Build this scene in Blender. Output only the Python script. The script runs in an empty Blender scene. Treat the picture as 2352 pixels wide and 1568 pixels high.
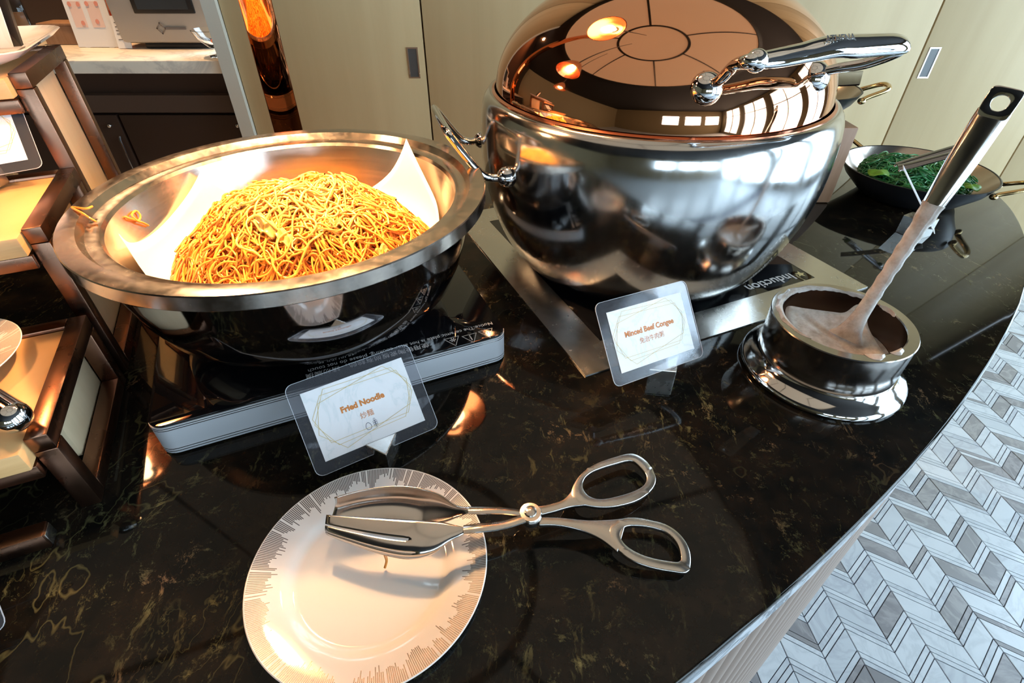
import bpy, bmesh, math, random
import numpy as np
from mathutils import Vector, Matrix
random.seed(7); rng = np.random.default_rng(11)
C = bpy.context.scene.collection
PI = math.pi
def R(d): return math.radians(d)

# ------------------------------------------------------------------ camera
CAMZ, FPX, TILT = 0.40, 1200.0, R(38.55)
cd = bpy.data.cameras.new('camera'); cam = bpy.data.objects.new('camera', cd); C.objects.link(cam)
cd.sensor_width = 36.0; cd.lens = 36.0*FPX/2352.0; cd.clip_start = 0.01; cd.clip_end = 100
cam.location = (0, 0, CAMZ); cam.rotation_euler = (PI/2 - TILT, 0, 0)
bpy.context.scene.camera = cam
FW = Vector((0, math.cos(TILT), -math.sin(TILT))); UP = Vector((0, math.sin(TILT), math.cos(TILT))); RT = Vector((1, 0, 0))
def at(px, py, z):                      # the point at height z that the photograph shows at (px, py)
    d = FW*FPX + RT*(px-1176) - UP*(py-784)
    return Vector((0, 0, CAMZ)) + d*((z-CAMZ)/d.z)

# ------------------------------------------------------------------ world, lights, exposure
sc = bpy.context.scene
w = bpy.data.worlds.new('sky'); sc.world = w; w.use_nodes = True
w.node_tree.nodes['Background'].inputs[0].default_value = (0.66, 0.83, 1.0, 1)
w.node_tree.nodes['Background'].inputs[1].default_value = 11.0
sc.view_settings.view_transform = 'Standard'; sc.view_settings.look = 'None'
sc.view_settings.exposure = 0.16; sc.view_settings.gamma = 1.0; sc.view_settings.use_curve_mapping = False
WARM = (1.0, 0.57, 0.24)
LAMPS = [(-0.24, 0.585, 0.505, 47), (-0.02, .72, 0.64, 7), (-0.66, 0.50, 0.53, 4)]   # heat lamps x, y, z, power

# ------------------------------------------------------------------ materials
def mat(name, color=(.8, .8, .8), rough=.5, metal=0.0, spec=.5, coat=0.0, sss=0.0, emit=None, es=1.0, trans=0.0, ior=1.45, aniso=0.0):
    m = bpy.data.materials.new(name); m.use_nodes = True; b = m.node_tree.nodes['Principled BSDF']
    b.inputs['Base Color'].default_value = (*color, 1); b.inputs['Roughness'].default_value = rough
    b.inputs['Metallic'].default_value = metal; b.inputs['Specular IOR Level'].default_value = spec
    b.inputs['Coat Weight'].default_value = coat; b.inputs['IOR'].default_value = ior
    b.inputs['Transmission Weight'].default_value = trans; b.inputs['Anisotropic'].default_value = aniso
    if sss: b.inputs['Subsurface Weight'].default_value = sss; b.inputs['Subsurface Radius'].default_value = (.01, .006, .003)
    if emit: b.inputs['Emission Color'].default_value = (*emit, 1); b.inputs['Emission Strength'].default_value = es
    return m
class NT:
    def __init__(s, m): s.m = m; s.t = m.node_tree; s.b = s.t.nodes['Principled BSDF']
    def n(s, typ, **kw):
        o = s.t.nodes.new(typ)
        for k, v in kw.items():
            if k.startswith('i_'): o.inputs[k[2:].replace('_', ' ')].default_value = v
            else: setattr(o, k, v)
        return o
    def l(s, a, b): s.t.links.new(a, b)
    def coord(s, scale=(1, 1, 1), rot=(0, 0, 0), kind='Object'):
        c = s.n('ShaderNodeTexCoord'); mp = s.n('ShaderNodeMapping'); mp.inputs['Scale'].default_value = scale
        mp.inputs['Rotation'].default_value = rot; s.l(c.outputs[kind], mp.inputs[0]); return mp.outputs[0]
    def noise(s, v, sc=5, det=4, rough=.5, dist=0.0):
        o = s.n('ShaderNodeTexNoise'); s.l(v, o.inputs['Vector']); o.inputs['Scale'].default_value = sc
        o.inputs['Detail'].default_value = det; o.inputs['Roughness'].default_value = rough; o.inputs['Distortion'].default_value = dist
        return o.outputs[0]
    def ramp(s, f, stops):
        o = s.n('ShaderNodeValToRGB'); s.l(f, o.inputs[0]); e = o.color_ramp.elements
        while len(e) > 1: e.remove(e[-1])
        e[0].position = stops[0][0]; e[0].color = (*stops[0][1], 1)
        for p, c in stops[1:]:
            q = e.new(p); q.color = (*c, 1)
        return o.outputs[0]
    def mix(s, f, a, b, mode='MIX'):
        o = s.n('ShaderNodeMix', data_type='RGBA', blend_type=mode)
        for i, x in ((0, f), (6, a), (7, b)):
            if hasattr(x, 'links') or hasattr(x, 'is_linked'): s.l(x, o.inputs[i])
            else: o.inputs[i].default_value = x if i == 0 else (*x, 1)
        return o.outputs[2]
    def math(s, op, a, b=0.0):
        o = s.n('ShaderNodeMath', operation=op)
        for i, x in ((0, a), (1, b)):
            if hasattr(x, 'is_linked'): s.l(x, o.inputs[i])
            else: o.inputs[i].default_value = x
        return o.outputs[0]
    def bump(s, h, st=.1, d=.001):
        o = s.n('ShaderNodeBump'); s.l(h, o.inputs['Height']); o.inputs['Strength'].default_value = st; o.inputs['Distance'].default_value = d
        s.l(o.outputs[0], s.b.inputs['Normal'])
    def col(s, c): s.l(c, s.b.inputs['Base Color'])
    def rough(s, c): s.l(c, s.b.inputs['Roughness'])

def steel(name, color, r0, r1, scale=(30, 30, 400), aniso=0.0, kind='Object', sc_=1.0, b=.03):
    m = mat(name, color, r0, 1.0, aniso=aniso); t = NT(m); v = t.coord(scale, kind=kind)
    n = t.noise(v, sc_, 4, .6); v2 = t.coord((1, 1, 1)); n2 = t.noise(v2, 14, 5, .6)
    mm = t.math('ADD', t.math('MULTIPLY', n, .5), t.math('MULTIPLY', n2, .5))
    rr = t.n('ShaderNodeMapRange'); t.l(mm, rr.inputs[0]); rr.inputs[1].default_value = .35; rr.inputs[2].default_value = .65
    rr.inputs[3].default_value = r0; rr.inputs[4].default_value = r1; t.rough(rr.outputs[0]); t.bump(n, b, .0003)
    return m
M = {}
M['steel'] = steel('polished_steel', (.66, .64, .62), .04, .12, b=.01)
M['pot_steel'] = steel('satin_pot_steel', (.55, .54, .53), .08, .2, (40, 40, 3), b=.012)
M['bowl_steel'] = steel('bowl_outer_steel', (.56, .53, .53), .035, .09, b=.006)
M['rim_steel'] = steel('rim_steel', (.46, .40, .35), .14, .3, (90, 90, 90), b=.06)
M['bowl_in'] = steel('bowl_inner_steel', (.72, .66, .60), .16, .26, (8, 8, 300), b=.03)
M['brushed'] = steel('brushed_steel', (.62, .60, .57), .2, .3, (60, 60, 60), b=.004)
M['alu'] = mat('anodised_aluminium', (.66, .67, .70), .42, .45)
M['chrome'] = mat('chrome', (.72, .72, .73), .03, 1.0)
M['darkchrome'] = mat('dark_chrome', (.25, .25, .27), .12, 1.0)
M['copper'] = steel('polished_copper', (.77, .385, .215), .015, .05, (12, 12, 60), b=.004)
M['copperpost'] = mat('mirror_copper', (.72, .24, .09), .02, 1.0)
M['copperrim'] = mat('copper_rim', (.72, .27, .15), .14, 1.0)
M['bronze'] = steel('rose_bronze_tube', (.24, .125, .08), .24, .36, (14, 14, 14), b=.005)
M['recess'] = mat('pull_recess_metal', (.12, .12, .12), .45, .6)
M['brass'] = mat('brass', (.72, .52, .25), .17, 1.0)
M['blackpan'] = mat('black_iron', (.014, .014, .016), .32, 0.0)
M['pot_inner'] = mat('dark_reflection_steel', (.23, .15, .11), .22, 1.0)  # plain steel; the dark reflections inside the pot are put into its colour
M['kbody'] = steel('congee_pot_steel', (.50, .46, .43), .12, .2, (60, 60, 60), b=.004)
M['pan_in'] = mat('pan_inner_steel', (.50, .43, .37), .2, 1.0)
M['rubber'] = mat('black_rubber', (.012, .012, .012), .6)
M['ceramic_glass'] = mat('black_ceramic_glass', (.004, .004, .005), .03, 0, .55)
M['print'] = mat('white_print', (.62, .58, .56), .5)
M['gold'] = mat('gold_ink', (.62, .49, .22), .35)
M['orange'] = mat('orange_ink', (.58, .20, .045), .5)
M['navy'] = mat('navy_ink', (.10, .12, .18), .5)
M['ink'] = mat('grey_ink', (.18, .16, .15), .6)
M['pinkink'] = mat('pink_ink', (.75, .30, .22), .6)
M['white'] = mat('white_porcelain', (.80, .79, .78), .06, 0, .5, coat=.5)
M['whitecard'] = mat('white_paper', (.80, .78, .76), .5)
M['redish'] = mat('red_card', (.70, .12, .05), .5)
M['greyplastic'] = mat('grey_enamel', (.42, .38, .33), .35)
M['darkscreen'] = mat('dark_screen', (.05, .055, .06), .12)
M['black'] = mat('black_plastic', (.012, .012, .013), .35)
M['darkbrown'] = mat('dark_brown_laminate', (.045, .027, .02), .3)
M['brownrail'] = mat('brown_rail', (.075, .05, .038), .4)
M['ceiling'] = mat('dark_ceiling', (.010, .007, .006), .8)
M['bulb'] = mat('bulb', (1, .8, .5), .3, emit=(1, .62, .3), es=130)
M['shade'] = mat('copper_lamp_shade', (.70, .33, .2), .2, 1.0)
M['lantern'] = mat('lantern_panel', (.2, .16, .11), .7, emit=(1.0, .82, .62), es=.33)
M['blackmetal'] = mat('black_frame', (.012, .011, .010), .4, .3)
M['backwall'] = mat('ochre_room_wall', (.20, .15, .075), .7)
M['fluted'] = mat('taupe_fluted_panel', (.33, .245, .20), .45)
M['windowframe'] = mat('dark_window_frame', (.03, .028, .027), .4)

def marble_black():
    m = mat('black_green_marble', (.006, .006, .006), .04, 0, .26); t = NT(m)
    v = t.coord((1, 1, 1)); 
    w1 = t.noise(v, 5, 6, .6)
    vv = t.n('ShaderNodeVectorMath', operation='MULTIPLY_ADD'); t.l(v, vv.inputs[0]); vv.inputs[1].default_value = (1, 1, 1)
    cn = t.n('ShaderNodeTexNoise'); t.l(v, cn.inputs['Vector']); cn.inputs['Scale'].default_value = 7; cn.inputs['Detail'].default_value = 5
    sc2 = t.n('ShaderNodeVectorMath', operation='SCALE'); t.l(cn.outputs['Color'], sc2.inputs[0]); sc2.inputs['Scale'].default_value = .075
    t.l(sc2.outputs[0], vv.inputs[2]); wv = vv.outputs[0]
    def veins(scale, lo, width, seed):
        mp = t.n('ShaderNodeMapping'); t.l(wv, mp.inputs[0]); mp.inputs['Location'].default_value = (seed, seed*2, 0); mp.inputs['Scale'].default_value = (1, .62, 1); mp.inputs['Rotation'].default_value = (0, 0, R(35+seed*20))
        n = t.noise(mp.outputs[0], scale, 5, .62)
        d = t.math('ABSOLUTE', t.math('SUBTRACT', n, lo))
        r = t.n('ShaderNodeMapRange'); t.l(d, r.inputs[0]); r.inputs[1].default_value = 0; r.inputs[2].default_value = width; r.inputs[3].default_value = 1; r.inputs[4].default_value = 0
        return r.outputs[0]
    a = veins(5.5, .5, .0055, 1.0); b = veins(13, .47, .006, 2.3); c = veins(3.6, .56, .0035, 3.1)
    mask = t.ramp(t.noise(t.coord((1, 1, 1)), 11, 5, .65), [(.50, (0, 0, 0)), (.66, (1, 1, 1))])
    mask2 = t.ramp(t.noise(t.coord((1.1, .9, 1)), 4, 4, .6), [(.40, (.05, .05, .05)), (.62, (1, 1, 1))])
    s = t.math('ADD', t.math('MULTIPLY', t.math('MULTIPLY', a, mask), .3), t.math('ADD', t.math('MULTIPLY', t.math('MULTIPLY', b, mask), .35), t.math('MULTIPLY', c, .45)))
    s = t.math('MULTIPLY', s, mask2)
    fine = t.ramp(t.noise(wv, 70, 10, .82, .2), [(.56, (0, 0, 0)), (.64, (.9, .9, .9))])
    streak = t.n('ShaderNodeMapping'); t.l(wv, streak.inputs[0]); streak.inputs['Rotation'].default_value = (0, 0, R(38)); streak.inputs['Scale'].default_value = (1, .2, 1)
    st2 = t.ramp(t.noise(streak.outputs[0], 75, 9, .75), [(.585, (0, 0, 0)), (.65, (1, 1, 1))])
    patch = t.ramp(t.noise(t.coord((1, 1, 1)), 8, 6, .7), [(.44, (.06, .06, .06)), (.66, (.95, .95, .95))])
    s = t.math('MINIMUM', t.math('ADD', s, t.math('ADD', t.math('MULTIPLY', fine, patch), t.math('MULTIPLY', t.math('MULTIPLY', st2, patch), .8))), 1.0)
    hue = t.ramp(t.noise(t.coord((1, 1, 1)), 16, 2), [(.35, (.19, .16, .06)), (.55, (.15, .15, .07)), (.7, (.28, .17, .09))])
    base = t.ramp(t.noise(t.coord((1, 1, 1)), 30, 6, .7), [(.4, (.004, .004, .0035)), (.7, (.013, .009, .006))])
    t.col(t.mix(s, base, hue)); return m
M['marble_black'] = marble_black()
def marble_white(name, base=(.62, .64, .66), vein=(.30, .31, .33), sc=6, amt=.5, rough=.2):
    m = mat(name, base, rough); t = NT(m); v = t.coord((1, 1, 1), (.3, .2, .6)); n = t.noise(v, sc, 7, .6, 1.2)
    d = t.math('ABSOLUTE', t.math('SUBTRACT', n, .5)); r = t.ramp(d, [(0, vein), (.05*amt*2, base), (.25, tuple(min(1, c*1.06) for c in base))]); t.col(r); return m
M['marble_white'] = marble_white('white_marble_edge', (.55, .57, .60), (.16, .18, .2), 9)
M['marble_counter'] = marble_white('warm_white_marble', (.74, .66, .54), (.56, .50, .42), 3)
M['card'] = marble_white('marble_print_card', (.78, .77, .79), (.70, .72, .74), 18, .25, .3)
M['tile_white'] = marble_white('white_marble_tile', (.66, .70, .74), (.58, .62, .66), 7, .5, .22)
M['tile_pale'] = marble_white('pale_marble_tile', (.57, .61, .65), (.49, .52, .57), 9, .6, .22)
M['tile_grey'] = marble_white('grey_marble_tile', (.27, .265, .275), (.38, .37, .38), 8, .7, .25)
M['tile_taupe'] = marble_white('taupe_marble_tile', (.30, .295, .30), (.40, .39, .39), 8, .7, .25)
M['grout'] = mat('grout', (.10, .11, .15), .8)
def wood(name, c0, c1, scale=(3, 60, 3), sc=1.0, rough=.5, rot=(0, 0, 0)):
    m = mat(name, c0, rough); t = NT(m); v = t.coord(scale, rot); n = t.noise(v, sc, 5, .6, .4)
    v2 = t.coord((1, 1, 1)); n2 = t.noise(v2, 3, 3); t.col(t.mix(t.math('MULTIPLY', n2, .35), t.ramp(n, [(.3, c0), (.52, tuple((a+b)/2 for a, b in zip(c0, c1))), (.7, c1)]), c1)); t.bump(n, .05, .0005); return m
M['pine'] = wood('pine_board', (.74, .45, .20), (.60, .33, .13), (14, 4, 90), rot=(0, 0, R(24)))
M['pine_side'] = wood('pine_side_board', (.70, .55, .36), (.56, .42, .25), (30, 30, 6))
M['oakblock'] = wood('red_oak_block', (.34, .19, .11), (.24, .12, .06), (60, 60, 4))
M['panelwood'] = wood('pale_maple_panel', (.58, .44, .24), (.49, .355, .185), (5, 5, .35), 1.6, .42)
M['panelend'] = mat('lit_panel_end', (.60, .57, .48), .5)  # same cream wall, the extra light on its end put into the colour

def attr_mat(name, rough, sss=0.0, coat=0.0, spec=.5):
    m = mat(name, (.8, .4, .1), rough, 0, spec, coat, sss); t = NT(m)
    a = t.n('ShaderNodeAttribute'); a.attribute_name = 'col'; t.col(a.outputs['Color']); return m
M['noodle'] = attr_mat('noodles', .28, 0, .25)
M['seaweed'] = attr_mat('seaweed', .22, 0, .3)
M['cabbage'] = mat('cooked_cabbage', (.62, .42, .12), .3, sss=.2)
M['lettuce'] = mat('lettuce', (.13, .30, .02), .4)
M['paper'] = mat('baking_paper', (.86, .80, .70), .55)
def congee_mat():
    m = mat('congee', (.60, .54, .50), .16, 0, .5, sss=.15); t = NT(m); n = t.noise(t.coord((1, 1, 1)), 90, 4, .6)
    t.col(t.ramp(n, [(.35, (.46, .39, .34)), (.6, (.66, .60, .56))])); t.bump(n, .25, .0012); return m
M['congee'] = congee_mat()
def pouch_mat():
    m = bpy.data.materials.new('clear_laminate'); m.use_nodes = True; nt = m.node_tree; nt.nodes.clear()
    o = nt.nodes.new('ShaderNodeOutputMaterial'); tr = nt.nodes.new('ShaderNodeBsdfTransparent'); tr.inputs[0].default_value = (.86, .86, .88, 1)
    g = nt.nodes.new('ShaderNodeBsdfGlossy'); g.inputs['Roughness'].default_value = .08; f = nt.nodes.new('ShaderNodeFresnel'); f.inputs[0].default_value = 1.5
    d = nt.nodes.new('ShaderNodeBsdfDiffuse'); d.inputs[0].default_value = (.5, .5, .55, 1); m1 = nt.nodes.new('ShaderNodeMixShader'); m1.inputs[0].default_value = .055
    mx = nt.nodes.new('ShaderNodeMixShader'); L = nt.links.new
    L(tr.outputs[0], m1.inputs[1]); L(d.outputs[0], m1.inputs[2]); fm = nt.nodes.new('ShaderNodeMath'); fm.operation = 'MULTIPLY'; L(f.outputs[0], fm.inputs[0]); fm.inputs[1].default_value = .2; L(fm.outputs[0], mx.inputs[0]); L(m1.outputs[0], mx.inputs[1]); L(g.outputs[0], mx.inputs[2]); L(mx.outputs[0], o.inputs[0])
    return m
M['pouch'] = pouch_mat(); M['pouchedge'] = mat('laminate_edge', (.55, .56, .6), .2)
def pane_mat(tint=(.92, .95, .95)):
    m = bpy.data.materials.new('window_glass'); m.use_nodes = True; nt = m.node_tree; nt.nodes.clear()
    o = nt.nodes.new('ShaderNodeOutputMaterial'); tr = nt.nodes.new('ShaderNodeBsdfTransparent'); tr.inputs[0].default_value = (*tint, 1)
    g = nt.nodes.new('ShaderNodeBsdfGlossy'); g.inputs['Roughness'].default_value = .01; mx = nt.nodes.new('ShaderNodeMixShader'); mx.inputs[0].default_value = .07
    L = nt.links.new; L(tr.outputs[0], mx.inputs[1]); L(g.outputs[0], mx.inputs[2]); L(mx.outputs[0], o.inputs[0]); return m
M['pane'] = pane_mat(); M['glass'] = mat('clear_glass', (.95, .97, .95), .02, trans=1.0, ior=1.45)
def plate_mat(center, rout, rin, name='striped_porcelain', col=(.13, .12, .12)):
    m = mat(name, (.80, .79, .78), .06, 0, .5, coat=.4); t = NT(m)
    c = t.n('ShaderNodeTexCoord'); s = t.n('ShaderNodeSeparateXYZ'); t.l(c.outputs['Object'], s.inputs[0])
    ang = t.math('ARCTAN2', s.outputs[1], s.outputs[0]); r = t.math('SQRT', t.math('ADD', t.math('MULTIPLY', s.outputs[0], s.outputs[0]), t.math('MULTIPLY', s.outputs[1], s.outputs[1])))
    N = 400
    k = t.math('MULTIPLY', t.math('ADD', ang, PI), N/(2*PI)); fl = t.math('FLOOR', k); fr = t.math('SUBTRACT', k, fl)
    on = t.math('LESS_THAN', fr, .62)
    wn = t.n('ShaderNodeTexWhiteNoise', noise_dimensions='1D'); t.l(fl, wn.inputs['W'])
    ns = t.n('ShaderNodeTexNoise', noise_dimensions='1D'); t.l(t.math('MULTIPLY', fl, .055), ns.inputs['W']); ns.inputs['Scale'].default_value = 1; ns.inputs['Detail'].default_value = 2
    ln = t.math('ADD', t.math('MULTIPLY', t.math('POWER', wn.outputs[0], 3.0), .30), t.math('ADD', t.math('MULTIPLY', ns.outputs[0], 1.1), -.12))
    lim = t.math('SUBTRACT', rout, t.math('MULTIPLY', ln, rout-rin))
    ins = t.math('MULTIPLY', t.math('GREATER_THAN', r, lim), t.math('LESS_THAN', r, rout*1.0))
    keep = t.math('GREATER_THAN', wn.outputs[0], .07)
    f = t.math('MULTIPLY', t.math('MULTIPLY', ins, on), keep)
    t.col(t.mix(f, (.80, .79, .78), col)); t.rough(t.math('ADD', t.math('MULTIPLY', f, .2), .06)); return m

# ------------------------------------------------------------------ mesh helpers
def rootloc(p):
    v = Vector((0, 0, 0))
    while p is not None: v += p.location; p = p.parent
    return v
def link(name, me, m=None, parent=None, loc=None):
    o = bpy.data.objects.new(name, me); C.objects.link(o)
    if m is not None and not me.materials: me.materials.append(M[m] if isinstance(m, str) else m)
    if parent is not None: o.parent = parent
    if loc is not None: o.location = loc
    return o
def obj(name, V, F, m, parent=None, origin=None, smooth=True, angle=38, bevel=0, solid=0, subd=0):
    """world-space vertices -> one mesh object; origin shifts the object's pivot"""
    V = [Vector(v) for v in V]
    org = Vector(origin) if origin is not None else (rootloc(parent) if parent is not None else Vector((0, 0, 0)))
    me = bpy.data.meshes.new(name); me.from_pydata([v-org for v in V], [], F); me.validate()
    bm = bmesh.new(); bm.from_mesh(me)
    bmesh.ops.recalc_face_normals(bm, faces=bm.faces)
    if bevel: bmesh.ops.bevel(bm, geom=[e for e in bm.edges if len(e.link_faces) == 2 and e.calc_face_angle() > R(30)], offset=bevel, segments=2, affect='EDGES', profile=.5)
    bm.to_mesh(me); bm.free()
    if smooth: me.shade_smooth(); me.set_sharp_from_angle(angle=R(angle))
    o = link(name, me, m, parent)
    o.location = org - (rootloc(parent) if parent is not None else Vector((0, 0, 0)))
    if solid:
        md = o.modifiers.new('solid', 'SOLIDIFY'); md.thickness = solid; md.offset = 0
    if subd:
        md = o.modifiers.new('sub', 'SUBSURF'); md.levels = subd; md.render_levels = subd
    return o
def empty(name, loc, label=None, cat=None, group=None):
    o = bpy.data.objects.new(name, None); C.objects.link(o); o.location = loc; o.empty_display_size = .02
    if label: tag(o, label, cat, group)
    return o
def tag(o, label, cat, group=None):
    o['label'] = label; o['category'] = cat
    if group: o['group'] = group
    return o
def struct(o): o['kind'] = 'structure'; return o
def lathe(prof, c=(0, 0), n=96, closed=False):
    V, F = [], []
    for r, z in prof:
        for i in range(n):
            a = 2*PI*i/n; V.append((c[0]+r*math.cos(a), c[1]+r*math.sin(a), z))
    m = len(prof)
    for j in range(m-1 if not closed else m):
        k = (j+1) % m
        for i in range(n):
            i2 = (i+1) % n; F.append((j*n+i, j*n+i2, k*n+i2, k*n+i))
    if not closed:
        if prof[0][0] > 1e-6: F.append(tuple(range(n)))
        if prof[-1][0] > 1e-6: F.append(tuple((m-1)*n+i for i in range(n))[::-1])
    return V, F
def box8(P): # 8 points: bottom 4 then top 4
    return list(P), [(3, 2, 1, 0), (4, 5, 6, 7), (0, 1, 5, 4), (1, 2, 6, 5), (2, 3, 7, 6), (3, 0, 4, 7)]
def boxw(x0, x1, y0, y1, z0, z1):
    return box8([(x0, y0, z0), (x1, y0, z0), (x1, y1, z0), (x0, y1, z0), (x0, y0, z1), (x1, y0, z1), (x1, y1, z1), (x0, y1, z1)])
UU = Vector((.914, .406, 0)); VV = Vector((-.406, .914, 0))       # the direction everything on the buffet is lined up with
UU.normalize(); VV.normalize()
def uv(u, v, z=0): return UU*u + VV*v + Vector((0, 0, z))
def boxuv(u0, u1, v0, v1, z0, z1):
    return box8([uv(a, b, z) for z in (z0, z1) for a, b in ((u0, v0), (u1, v0), (u1, v1), (u0, v1))])
def frame(t):
    t = t.normalized(); a = Vector((0, 0, 1)) if abs(t.z) < .9 else Vector((1, 0, 0)); n = t.cross(a).normalized(); return n, t.cross(n).normalized()
def tube(pts, rad, sides=12, closed=False, flat=None):
    """rad: number or list; flat: (normal vector, ratio) squashes the section"""
    pts = [Vector(p) for p in pts]; n = len(pts); V, F = [], []
    if not isinstance(rad, (list, tuple)): rad = [rad]*n
    prev = None
    for i, p in enumerate(pts):
        if closed: t = pts[(i+1) % n]-pts[i-1]
        else: t = pts[min(i+1, n-1)]-pts[max(i-1, 0)]
        t.normalize()
        if prev is None: a, b = frame(t)
        else:
            a = (prev - t*prev.dot(t)).normalized(); b = t.cross(a).normalized()
        prev = a
        for k in range(sides):
            q = 2*PI*k/sides; d = a*math.cos(q)+b*math.sin(q)
            if flat: nn = Vector(flat[0]).normalized(); d = d - nn*d.dot(nn)*(1-flat[1])
            V.append(p+d*rad[i])
    for i in range(n if closed else n-1):
        j = (i+1) % n
        for k in range(sides):
            k2 = (k+1) % sides; F.append((i*sides+k, i*sides+k2, j*sides+k2, j*sides+k))
    if not closed: F.append(tuple(range(sides))[::-1]); F.append(tuple((n-1)*sides+k for k in range(sides)))
    return V, F
def spline(pts, n=8, closed=False):
    P = [Vector(p) for p in pts]; m = len(P); out = []
    g = (lambda i: P[i % m]) if closed else (lambda i: P[max(0, min(m-1, i))])
    for i in range(m if closed else m-1):
        a, b, c, d = g(i-1), g(i), g(i+1), g(i+2)
        for k in range(n):
            t = k/n; out.append(.5*((2*b)+(c-a)*t+(2*a-5*b+4*c-d)*t*t+(3*b-a-3*c+d)*t**3))
    if not closed: out.append(P[-1])
    return out
def prism(poly, vec):
    n = len(poly); poly = [Vector(p) for p in poly]; vec = Vector(vec); V = poly+[p+vec for p in poly]
    return V, [tuple(range(n))[::-1], tuple(range(n, 2*n))]+[(i, (i+1) % n, n+(i+1) % n, n+i) for i in range(n)]
def join(*ms):
    V, F = [], []
    for v, f in ms:
        k = len(V); V += list(v); F += [tuple(i+k for i in q) for q in f]
    return V, F
def ball(c, r, n=16, m=10, sc=(1, 1, 1), rot=None):
    V, F = [], []; c = Vector(c)
    for j in range(m+1):
        a = PI*j/m
        for i in range(n):
            b = 2*PI*i/n; p = Vector((math.sin(a)*math.cos(b)*sc[0], math.sin(a)*math.sin(b)*sc[1], math.cos(a)*sc[2]))*r
            if rot: p = rot @ p
            V.append(c+p)
    for j in range(m):
        for i in range(n): F.append((j*n+i, j*n+(i+1) % n, (j+1)*n+(i+1) % n, (j+1)*n+i))
    return V, F
def rrect(o, ex, ey, w, h, r, n=5):   # rounded rectangle corners as world points, centred at o
    out = []
    for cx_, cy_, a0 in ((w/2-r, h/2-r, 0), (-w/2+r, h/2-r, 90), (-w/2+r, -h/2+r, 180), (w/2-r, -h/2+r, 270)):
        for k in range(n+1):
            a = R(a0+90*k/n); out.append(o+ex*(cx_+r*math.cos(a))+ey*(cy_+r*math.sin(a)))
    return out
def ring(outer, inner, vec):  # plate with hole, outer/inner same count
    n = len(outer); vec = Vector(vec); V = list(outer)+list(inner)+[p+vec for p in outer]+[p+vec for p in inner]; F = []
    for i in range(n):
        j = (i+1) % n
        F += [(i, j, n+j, n+i), (2*n+i, 3*n+i, 3*n+j, 2*n+j), (i, 2*n+i, 2*n+j, j), (n+i, n+j, 3*n+j, 3*n+i)]
    return V, F
def text(name, s, size, o, ex, ey, m, parent, bold=0.0, align='CENTER', extr=.00005, width=None):
    cu = bpy.data.curves.new(name, 'FONT'); cu.body = s; cu.size = size; cu.align_x = align; cu.align_y = 'CENTER'
    cu.offset = bold; cu.extrude = extr; cu.resolution_u = 3
    t = bpy.data.objects.new('tmp', cu); C.objects.link(t); dg = bpy.context.evaluated_depsgraph_get(); dg.update()
    me = bpy.data.meshes.new_from_object(t.evaluated_get(dg)); bpy.data.objects.remove(t)
    sx = 1.0
    if width and len(me.vertices):
        xs = [v.co.x for v in me.vertices]; sx = width/max(1e-6, (max(xs)-min(xs)))
    ex = Vector(ex).normalized(); ey = Vector(ey).normalized(); ez = ex.cross(ey); base = Vector(o)-rootloc(parent)
    for v in me.vertices: v.co = base+ex*v.co.x*sx+ey*v.co.y*(sx if width else 1)+ez*v.co.z
    me.materials.clear(); return link(name, me, m, parent)
def line_strip(pts, wdt, nrm, closed=True):
    V, F = [], []; n = len(pts); nrm = Vector(nrm)
    for i in range(n if closed else n-1):
        a, b = Vector(pts[i]), Vector(pts[(i+1) % n]); d = (b-a).normalized(); s = d.cross(nrm).normalized()*wdt/2; k = len(V)
        a = a-d*wdt/2; b = b+d*wdt/2
        V += [a-s, b-s, b+s, a+s]; F.append((k, k+1, k+2, k+3))
    return V, F
def bx(name, x0, x1, y0, y1, z0, z1, m, parent=None, bevel=0.0):
    V, F = boxw(x0, x1, y0, y1, z0, z1); return obj(name, V, F, m, parent, bevel=bevel)

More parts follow.
